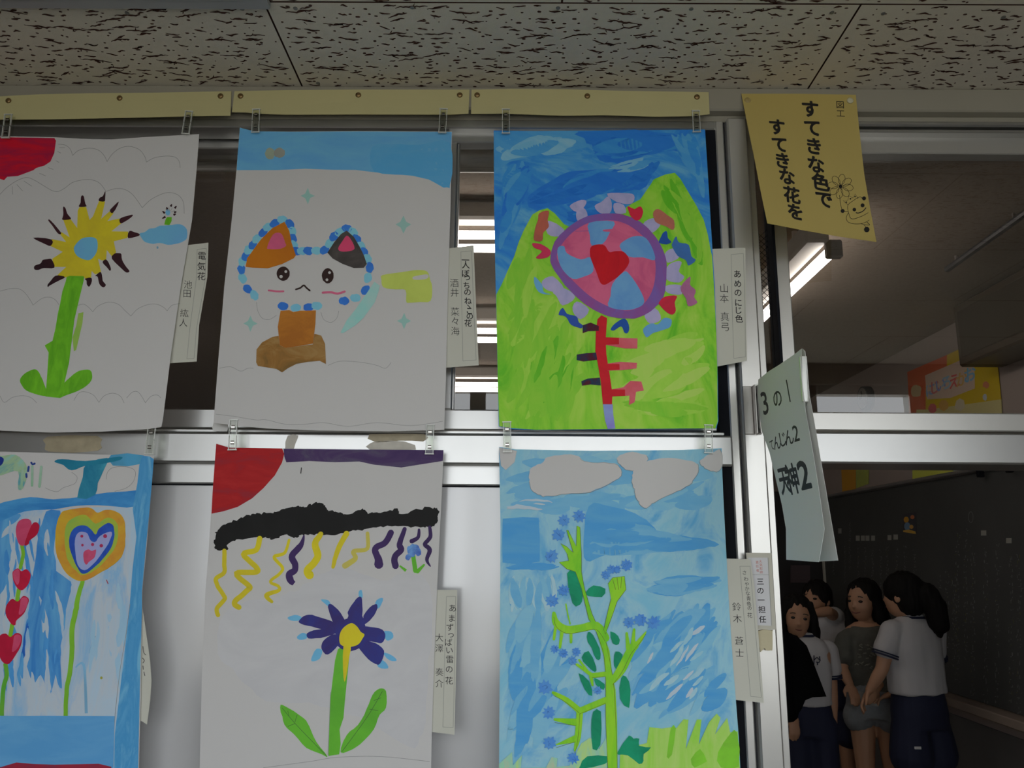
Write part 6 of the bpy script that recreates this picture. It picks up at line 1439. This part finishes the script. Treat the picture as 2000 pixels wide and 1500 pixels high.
gA, frA, hfA = child('smiling girl with bobbed hair in white gym shirt near the door jamb', (bx, Y, PLAT), H, fb, hd, f_, (0.10, 0, 1), arms,
      shirt=dict(rings=[(f, a * .88, b * .95) for f, a, b in LOOSE], sleeve=(.5, .5), trim=True), bottoms=dict(name='trousers', rings=[(.47, .122, .096), (.52, .124, .098), (.57, .118, .092), (.60, .110, .088)], hem=.10, leg=.062, spread=.07), hair_fn=bob)
em = Sheet(lambda u, v: onY(u, v, Y - .126 + .0012 * (u - 1590)))
p = em.part('shirt_emblem', gA)
for q in ([(1590, 1280), (1590, 1298)], [(1590, 1289), (1596, 1284), (1602, 1290), (1600, 1294), (1594, 1293)], [(1601, 1282), (1602, 1291)], [(1597, 1293), (1597, 1299)]): p.stroke(q, 1.7, NAVY, smooth=0, lay=1)
p.build(0.0015)
# black jacket draped in front of her
jm = MB()
top = [(1527, 1232), (1540, 1236), (1556, 1243), (1572, 1262)]; bot = [(1527, 1412), (1553, 1408), (1575, 1362), (1612, 1360)]
V = []
for k in range(9):
    f = k / 8
    for j in range(9):
        g = j / 8 * 3; a = min(int(g), 2); h = g - a
        tx = top[a][0] + (top[a + 1][0] - top[a][0]) * h; ty = top[a][1] + (top[a + 1][1] - top[a][1]) * h
        bx_ = bot[a][0] + (bot[a + 1][0] - bot[a][0]) * h; by = bot[a][1] + (bot[a + 1][1] - bot[a][1]) * h
        V.append(onY(tx + (bx_ - tx) * f, ty + (by - ty) * f, Y - .19 - .02 * math.sin(j * 1.3 + f)))
jm.add(V, [(r * 9 + c, r * 9 + c + 1, (r + 1) * 9 + c + 1, (r + 1) * 9 + c) for r in range(8) for c in range(8)])
o = jm.build('draped_jacket', plain('black_cloth', (0.005, 0.005, 0.006), rough=.95, spec=.1), gA, True)
md = o.modifiers.new('thickness', 'SOLIDIFY'); md.thickness = 0.02; md.offset = 0
tag(o, 'black jacket draped over her shoulder')

# --- child behind with an arm raised across the face
Y = 3.62
hd = onY(1594, 1172, Y)
bx = onY(1622, 1300, Y).x
H = hd.z + .105 - PLAT
fb = Vector((-.55, -.83, 0)).normalized(); f_ = Vector((-.75, -.65, .05)).normalized()
sa, sb_ = onY(1590, 1226, Y + .02), onY(1634, 1208, Y)
arms = [(1, sa, onY(1584, 1290, Y), onY(1590, 1330, Y - .05), (0, 1, 0)), (-1, sb_, onY(1618, 1194, Y - .16), onY(1583, 1199, Y - .18), (0, 0, 1))]
def short(c, h, S):
    eball(c, h, (0, -.020, .032), (.085 * S, .095 * S, .092 * S)); eball(c, h, (0, -.05, -.01), (.078 * S, .058 * S, .07 * S))
    for s in (-1, 1): eball(c, h, (s * .066, .0, .02), (.018, .035, .04), 10, 8)
gB, frB, _ = child('short-haired child in a white T-shirt raising an arm across the face', (bx, Y, PLAT), H, fb, hd, f_, (-.05, 0, 1), arms,
      shirt=dict(rings=LOOSE, sleeve=(.5, .35)), bottoms=SHORTS(.36, .09), hair_fn=short, smile=False)
